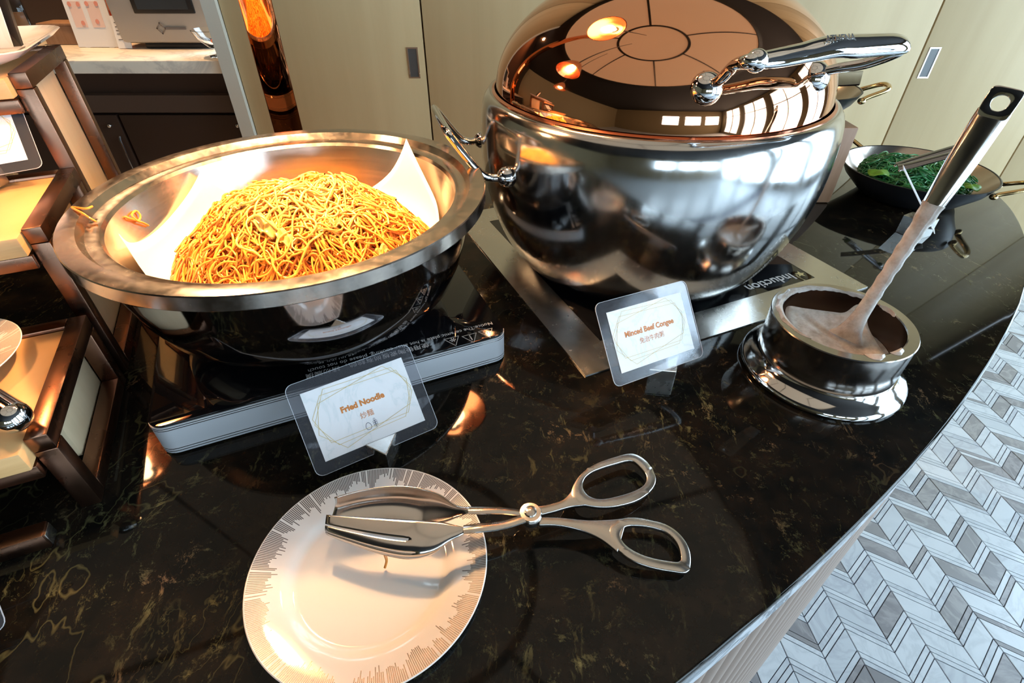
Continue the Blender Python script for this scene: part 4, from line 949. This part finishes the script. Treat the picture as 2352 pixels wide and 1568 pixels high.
# ------------------------------------------------------------------ salad tongs lying across the plate
tg = empty('salad_tongs', at(1218, 1182, .02), 'scissor-style steel salad tongs with spoon and fork ends lying across the plate', 'tongs')
def zt(px): return float(np.interp(px, [740, 1060, 1218, 1420, 1590], [.030, .033, .026, .016, .0075]))
def loop_handle(outl, hole, neck, nm):
    n = 40
    def res(pts, cnt):
        P = spline([Vector((a, b, 0)) for a, b in pts], 12, True); L = [0]
        for i in range(len(P)): L.append(L[-1]+(P[(i+1) % len(P)]-P[i]).length)
        out = []
        for k in range(cnt):
            s = L[-1]*k/cnt; i = max(j for j in range(len(P)) if L[j] <= s); t = (s-L[i])/(L[i+1]-L[i]+1e-9); out.append(P[i].lerp(P[(i+1) % len(P)], t))
        return out
    O_ = res(outl, n*2); H_ = res(hole, n*2)
    c = sum(H_, Vector((0, 0, 0)))/len(H_)
    # match by angle about the hole centre
    O2 = []
    for h in H_:
        a = math.atan2(h.y-c.y, h.x-c.x); O2.append(min(O_, key=lambda q: abs(math.remainder(math.atan2(q.y-c.y, q.x-c.x)-a, 2*PI))))
    Wd = lambda q: at(q.x, q.y, zt(q.x)); V, F = ring([Wd(q)-Vector((0, 0, .0022)) for q in O2], [Wd(q)-Vector((0, 0, .0022)) for q in H_], (0, 0, .0044))
    obj(nm, V, F, 'tong', tg, bevel=.0008, angle=50)
    L_, R_ = neck; L_ = spline([Vector((a, b, 0)) for a, b in L_], 6); R_ = spline([Vector((a, b, 0)) for a, b in R_], 6); V, F = [], []; m_ = len(L_)
    for a, b in zip(L_, R_):
        for q, dz in ((a, -.0021), (b, -.0021), (b, .0021), (a, .0021)): V.append(Wd(q)+Vector((0, 0, dz)))
    for i in range(m_-1):
        for j in range(4): F.append((i*4+j, i*4+(j+1) % 4, (i+1)*4+(j+1) % 4, (i+1)*4+j))
    F += [(0, 1, 2, 3), tuple((m_-1)*4+j for j in (3, 2, 1, 0))]
    obj(nm.replace('loop', 'shank'), V, F, 'tong', tg, bevel=.0007, angle=50)
M['tong'] = steel('tong_steel', (.60, .56, .52), .16, .28, (60, 60, 60), b=.04)
loop_handle([(1312, 1128), (1330, 1095), (1362, 1070), (1410, 1052), (1452, 1044), (1485, 1062), (1505, 1095), (1500, 1122), (1470, 1148), (1425, 1163), (1380, 1167), (1335, 1160), (1316, 1150)],
            [(1338, 1118), (1345, 1098), (1368, 1082), (1410, 1068), (1448, 1060), (1470, 1075), (1484, 1096), (1478, 1116), (1450, 1132), (1405, 1145), (1372, 1148), (1348, 1138)],
            ([(1235, 1165), (1270, 1158), (1298, 1146), (1320, 1118)], [(1240, 1185), (1275, 1176), (1310, 1166), (1345, 1162)]), 'handle_loop')
loop_handle([(1398, 1218), (1425, 1195), (1455, 1191), (1490, 1196), (1530, 1207), (1560, 1228), (1580, 1258), (1586, 1290), (1578, 1316), (1540, 1314), (1490, 1304), (1445, 1286), (1415, 1258)],
            [(1424, 1228), (1436, 1212), (1460, 1209), (1495, 1213), (1528, 1224), (1552, 1246), (1562, 1272), (1560, 1291), (1530, 1290), (1485, 1280), (1450, 1264), (1430, 1246)],
            ([(1240, 1190), (1290, 1192), (1350, 1197), (1400, 1196), (1440, 1192)], [(1238, 1208), (1285, 1209), (1340, 1222), (1382, 1242), (1418, 1270)]), 'handle_loop')
def rod(pts, w_, m='tong', nm='shank', tk=.5):
    P = spline([at(a, b, z) for a, b, z in pts], 5); rd = list(np.interp(np.linspace(0, 1, len(P)), np.linspace(0, 1, len(w_)), w_)); V, F = tube(P, rd, 12, flat=((0, .3, 1), tk)); return obj(nm, V, F, m, tg)
rod([(1075, 1172, .035), (1110, 1172, .034), (1160, 1173, .031), (1205, 1178, .028)], [.0042, .0042, .0038, .0038], nm='shank')
sh = rod([(1065, 1216, .034), (1100, 1212, .034), (1150, 1206, .031), (1205, 1190, .0285)], [.0045, .0048, .0046, .0045], nm='shank')
pv_ = at(1218, 1181, .0275)
V, F = lathe([(0, -.006), (.0088, -.006), (.0095, -.004), (.0095, .002), (.0085, .0035), (.0052, .0038), (.0048, .0052), (.0035, .006), (0, .0062)], (0, 0), 32); V = [Vector(v)+pv_ for v in V]; obj('pivot', V, F, 'tong', tg)
text('stamped_mark', 'ATRAJICH', .0034, at(1146, 1201, .0355), at(1166, 1202, .035)-at(1130, 1206, .035), (0, .6, .8), 'ink', sh, 0, width=.011)
def scoop(topc, botc, bulge, zt_, zb_, nm, slots=None, n=30, k=24):
    T_ = spline([Vector((a, b, 0)) for a, b in topc], 10); B_ = spline([Vector((a, b, 0)) for a, b in botc], 10); V, F = [], []
    def sam(P, s): x = s*(len(P)-1); i = min(int(x), len(P)-2); return P[i].lerp(P[i+1], x-i)
    for i in range(n+1):
        s = i/n; a, b = sam(T_, s), sam(B_, s); e = math.sin(PI*min(1, s*.88+.12))**.7 if s < .97 else .12
        for j in range(k+1):
            t = j/k; z = float(zt_(s))*(1-t)+float(zb_(s))*t; p = at(a.x, a.y, zt_(s)).lerp(at(b.x, b.y, zb_(s)), t)
            q = math.sin(PI*t)*e; V.append(p+Vector(bulge)*q)
    for i in range(n):
        for j in range(k):
            if slots and any(i <= s1 and j == jj for jj, s1 in slots): continue
            F.append((i*(k+1)+j, i*(k+1)+j+1, (i+1)*(k+1)+j+1, (i+1)*(k+1)+j))
    return obj(nm, V, F, 'tongscoop', tg, solid=.0011)
M['tongscoop'] = steel('tong_scoop_steel', (.62, .58, .55), .12, .25, (30, 30, 30), b=.05)
zA = lambda s: float(np.interp(s, [0, .5, 1], [.044, .050, .037])); zB = lambda s: float(np.interp(s, [0, .5, 1], [.020, .016, .033]))
scoop([(768, 1143), (830, 1126), (900, 1117), (960, 1121), (1010, 1136), (1045, 1160), (1078, 1166)], [(760, 1192), (830, 1196), (900, 1202), (960, 1205), (1010, 1202), (1050, 1188), (1078, 1178)], (0, .011, -.006), zA, zB, 'spoon_head')
scoop([(750, 1182), (830, 1187), (900, 1191), (960, 1195), (1010, 1198), (1045, 1206), (1072, 1212)], [(757, 1228), (820, 1252), (880, 1272), (940, 1283), (990, 1272), (1030, 1240), (1072, 1222)], (0, -.012, .003), lambda s: float(np.interp(s, [0, .5, 1], [.038, .040, .035])), lambda s: float(np.interp(s, [0, .5, 1], [.022, .016, .032])), 'fork_head', slots=((6, 13), (12, 15), (18, 14)))
stray([at(884, 1274, .017), at(888, 1287, .0125), at(884, 1303, .0062)], 'tiny noodle end hanging below the fork end of the salad tongs')

# ------------------------------------------------------------------ far right: pans, block, tongs
bk = empty('wooden_block', (.515, .98, 0), 'reddish brown wooden riser block behind the big pot', 'block')
V, F = boxw(.44, .584, .910, 1.055, .0004, .134); obj('block', V, F, 'oakblock', bk, bevel=.003)
def pan(c, z0, rt, h, label, handles, m_in='pan_in'):
    r_ = empty('brass_handled_pan', (c[0], c[1], z0), label, 'pan')
    rb_ = rt*.62
    V, F = lathe([(0, z0), (rb_, z0), (rb_*1.12, z0+h*.12), (rt*.9, z0+h*.6), (rt, z0+h), (rt-.002, z0+h+.0006), (rt-.0035, z0+h-.0005)], c, 96); F = F[:-1]; obj('body', V, F, 'blackpan', r_)
    V, F = lathe([(rt-.0035, z0+h-.0005), (rt*.88, z0+h*.6), (rb_*1.08, z0+h*.17), (rb_*.96, z0+.004), (0, z0+.004)], c, 96); F = F[:-1]; obj('lining', V, F, m_in, r_)
    for a in handles:
        e = Vector((math.cos(R(a)), math.sin(R(a)), 0)); s = Vector((-e.y, e.x, 0)); b0 = Vector((c[0], c[1], z0+h*.78))+e*(rt*.955)
        P = spline([b0-s*.034, b0-s*.030+e*.010+zu*.006, b0-s*.022+e*.034+zu*.017, b0+e*.040+zu*.019, b0+s*.022+e*.034+zu*.017, b0+s*.030+e*.010+zu*.006, b0+s*.034], 6)
        V, F = tube(P, .0038, 10); hh = obj('handle', V, F, 'brass', r_)
        for q_ in (-1, 1): V, F = ball(b0+s*.033*q_+e*.002, .0065, 12, 8, (1, 1, .8)); obj('rivet', V, F, 'brass', hh)
    return r_
pan((.748, .952), .0006, .126, .050, 'black pan with brass handles full of green seaweed salad at the right', (-42, 118))
pan((.50, 1.0), .1345, .105, .045, 'black pan with brass handle standing on the wooden block behind the big pot', (-20,))
SW = (.748, .952)
def hf2(x, y):
    q_ = ((x-SW[0])**2+(y-SW[1])**2)/.100**2; return .031+.026*max(0, 1-q_)**.5+.004*math.sin(x*80)*math.sin(y*70)
def scol(m_, r_, p): a = np.array((.008, .07, .022)); b = np.array((.05, .30, .085)); return (a+(b-a)*m_)*(.8+.4*r_.random())
V, F, Cc = strands(1500, hf2, SW[0], SW[1], .092, .092, .0013, (.02, .06), 11, scol, .003, 5, rng, sink=.008, curl=60)
sw = strand_obj('seaweed_salad', V, F, Cc, 'seaweed', None, (SW[0], SW[1], .02)); tag(sw, 'glossy green seaweed salad heaped in the black brass-handled pan', 'salad'); sw['kind'] = 'stuff'
V, F = lathe([(0, .050), (.05, .046), (.085, .034), (.088, .026), (0, .010)], SW, 32); obj('seaweed_core', V, F, mat('packed_seaweed', (.008, .06, .02), .4), sw)
for i, (ang_, rad_, z, a, r_) in enumerate(((196, .090, .055, .2, .019), (262, .092, .050, 1.4, .016), (300, .090, .050, 2.0, .017))):
    p = Vector((SW[0]+rad_*math.cos(R(ang_)), SW[1]+rad_*math.sin(R(ang_)), z)); V, F = [], []
    for q_ in range(5):
        for j in range(16): rr_ = r_*q_/4; b = 2*PI*j/16; V.append((p.x+rr_*math.cos(b), p.y+rr_*math.sin(b)*.8, p.z-.005*(q_/4)**2+.003*math.sin(b*3+a)*q_/4))
    for q_ in range(4):
        for j in range(16): F.append((q_*16+j, q_*16+(j+1) % 16, (q_+1)*16+(j+1) % 16, (q_+1)*16+j))
    lo_ = obj('lettuce_leaf', V, F, 'lettuce', None, origin=p, solid=.0006); tag(lo_, ['green leaf at the left edge of the seaweed pan', 'pale leaf at the near edge of the seaweed pan', 'leaf at the right edge of the seaweed pan, behind the ladle'][i], 'leaf')
# tongs resting in the seaweed pan
ta, tb_ = at(2065, 383, .072), at(2235, 335, .115)
t2 = empty('serving_tongs', ta, 'serrated steel tongs resting in the seaweed pan', 'tongs')
dv = (tb_-ta).normalized(); sv = dv.cross(zu).normalized()
for s in (-1, 1):
    P = [ta+sv*s*.004, ta+dv*.03+sv*s*.008, ta+dv*.10+sv*s*.011, tb_+sv*s*.006]; P = spline(P, 5)
    V, F = tube(P, list(np.linspace(.010, .007, len(P))), 12, flat=((sv*.2+zu), .25)); ar = obj('arm', V, F, 'darkchrome', t2)
    for k in range(7): V, F = ball(ta+dv*(k*.005-.002)+sv*s*.004-zu*.002+sv*s*.008, .0024, 8, 6); obj('tooth', V, F, 'steel', ar)
V, F = ball(tb_, .008, 12, 8); obj('hinge', V, F, 'steel', t2)
# steel block with card edge-on, near the seaweed pan
ca = at(2078, 493, .033); sb = empty('card_holder', (at(2112, 560, 0)), 'small steel block holding a card seen edge-on before the seaweed pan', 'sign')
h_ = .030; A_, B_, C__, D_ = at(2076, 494, h_), at(2097, 486, h_), at(2158, 503, h_), at(2127, 513, h_)
V, F = prism([Vector((p.x, p.y, .0004)) for p in (A_, D_, C__, B_)], (0, 0, h_-.0004)); obj('steel_block', V, F, 'brushed', sb, smooth=False)
e0, e1 = at(2146, 537, .012), at(2074, 388, .085); mid = e0.lerp(e1, .5); off = Vector((.010, .018, 0))
V, F = prism([e0, e0+off, e1+off, e1], (.0012, 0, .0003)); obj('card', V, F, 'card', sb, smooth=False)
# ladle handle end in the pan on the block
P = [at(1900, 166, .200), at(1984, 162, .208), at(1976, 193, .203), at(1900, 197, .195)]
l2 = empty('serving_spoon', P[0], 'flat steel spoon handle sticking out of the pan on the wooden block', 'spoon')
V, F = prism(P, (0, .002, -.003)); obj('handle', V, F, 'darkchrome', l2, bevel=.001)
V, F = tube([at(1900, 188, .190), at(1880, 200, .180), at(1860, 215, .168)], [.010, .012, .010], 16, flat=((.2, .5, 1), .3)); obj('neck', V, F, 'darkchrome', l2)
# tall jug behind the lid, only its loop handle shows
jc = (.085, 1.0); jg = empty('steel_jug', (jc[0]+.03, jc[1], 0), 'tall steel jug whose loop handle shows behind the left of the copper lid', 'jug')
jc = (jc[0]+.035, jc[1])
V, F = lathe([(r_*.72, z_) for r_, z_ in [(0, .0006), (.055, .0006), (.060, .004), (.060, .20), (.052, .245), (.054, .262), (.052, .262), (.05, .245), (.057, .2), (.057, .006), (0, .006)]], jc, 64); obj('body', V, F, 'steel', jg)
hpnts = spline([Vector((jc[0]-.037, jc[1], .250)), Vector((jc[0]-.085, jc[1]-.01, .268)), Vector((jc[0]-.100, jc[1]-.01, .255)), Vector((jc[0]-.100, jc[1]-.01, .200)), Vector((jc[0]-.042, jc[1], .17))], 6)
V, F = tube(hpnts, .0065, 12, flat=((1, 0, 0), .6)); obj('handle', V, F, 'darkchrome', jg)
